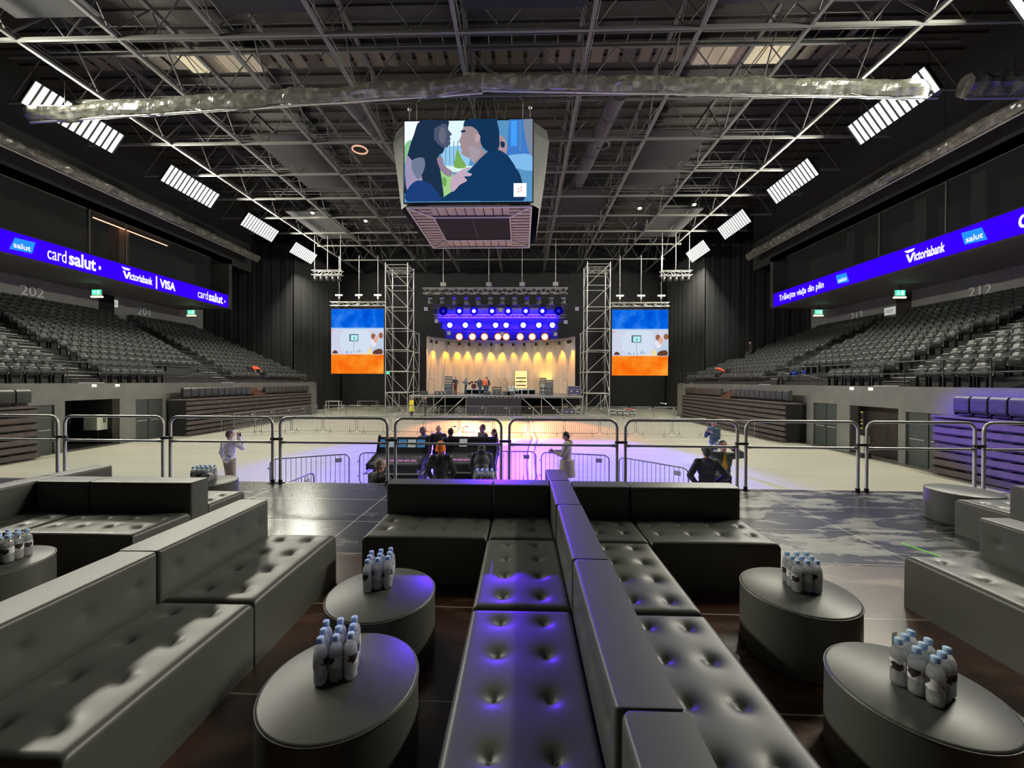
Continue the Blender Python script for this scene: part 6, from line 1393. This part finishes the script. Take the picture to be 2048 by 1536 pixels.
ottoman(-4.22, 5.22, 0.35, 'distant round black ottoman behind the far left sofas')
ottoman(5.56, 5.14, 0.35, 'distant round black ottoman at the far right by the guard rail')
ottoman(-0.50, 5.20, 0.33, 'round black ottoman hidden behind the central backrest, bottles peeking over')

PET = mat('bottle_plastic', (0.97, 0.99, 1.0), 0.03, trans=1.0, spec=0.5); WATER = sss(mat('bottle_water', (0.95, 0.98, 1.0), 0.2), 1.0, (0.05, 0.055, 0.06))
CAPM = sss(mat('bottle_cap_blue', (0.50, 0.68, 1.0), 0.4), 0.7, (0.01, 0.012, 0.02)); LABW = mat('bottle_label', (0.85, 0.84, 0.88), 0.5, noisy=1.0, nscale=22, ncol=(0.05, 0.03, 0.03), thr=(0.52, 0.55))
BT = None
def bottle(x, y, label, group):
    global BT
    if BT is None:
        BT = thing('water_bottle', label, 'bottle', (x, y, PZ+0.402), 0, group)
        q = MB(); q.lathe([(0.0, 0.006), (0.018, 0.0), (0.026, 0.004), (0.0295, 0.016), (0.0285, 0.03), (0.0295, 0.042), (0.0285, 0.054), (0.0295, 0.066), (0.0295, 0.132), (0.0275, 0.148), (0.0215, 0.163), (0.0145, 0.174), (0.0125, 0.184)], 20); q.build('bottle_body', PET, BT)
        q = MB(); q.lathe([(0.0, 0.009), (0.024, 0.008), (0.027, 0.02), (0.027, 0.134), (0.021, 0.155), (0.0, 0.155)], 16); q.build('water', WATER, BT)
        q = MB(); q.lathe([(0.0302, 0.072), (0.0302, 0.118)], 24); q.build('label_band', LABW, BT)
        q = MB(); q.lathe([(0.0145, 0.181), (0.0155, 0.183), (0.0155, 0.200), (0.0145, 0.203), (0.0, 0.204)], 18); q.build('cap', CAPM, BT)
        return BT
    return dup(BT, (x, y, PZ+0.402), random.uniform(0, 6.28), label, group)
RW = {1: [''], 2: ['front row', 'back row'], 3: ['front row', 'middle row', 'back row']}; CW = {2: ['left', 'right'], 3: ['left', 'middle', 'right'], 4: ['far left', 'inner left', 'inner right', 'far right']}
def pack(x, y, a, b_, na, nb, where):
    for j in range(nb):
        for i in range(na):
            bottle(x+a[0]*i+b_[0]*j+random.uniform(-0.001, 0.001), y+a[1]*i+b_[1]*j, 'blue-capped water bottle, %s of the %s on %s' % (CW[na][i], RW[nb][j], where), 'water bottles on '+where)
pack(-0.895, 1.745, (0.061, 0.018), (-0.018, 0.061), 3, 3, 'the left foreground ottoman')
pack(-0.985, 2.515, (0.056, 0.028), (-0.012, 0.064), 3, 3, 'the second ottoman left of centre')
pack(1.735, 1.70, (0.055, 0.030), (-0.022, 0.058), 3, 3, 'the right foreground ottoman')
pack(1.775, 2.60, (0.064, 0.0), (0.010, 0.062), 3, 3, 'the ottoman behind the right foreground one')
pack(-3.90, 2.81, (0.061, 0.008), (-0.008, 0.061), 3, 3, 'the ottoman at the left frame edge')
pack(-4.36, 5.16, (0.064, 0.0), (0.0, 0.064), 4, 3, 'the distant left ottoman')
pack(-0.58, 5.10, (0.064, 0.0), (0.0, 0.064), 4, 3, 'the ottoman behind the central backrest')
e = thing('paper_card', 'small cream paper card sticking up behind the bottles on the right foreground ottoman', 'card', (1.735, 1.885, PZ+0.402), 0.3); q = MB(); q.box(-0.017, 0.017, -0.001, 0.001, 0.0, 0.19); q.build('card', mat('cream_card', (0.65, 0.62, 0.5), 0.7), e)
b = MB(); d = Vector((0.09, -0.35, 0)); b.bar((0, 0, 0.003), d, 0.004, 6); tag(b.build('green_reflection', emat('green_reflection_glow', (0.30, 0.9, 0.15), 0.8), loc=(4.14, 4.43, PZ+0.004)), 'thin green light reflection drawn on the dusty platform boards at the right', 'light reflection')  # reflected green light, modelled as a thin emissive strip on the boards
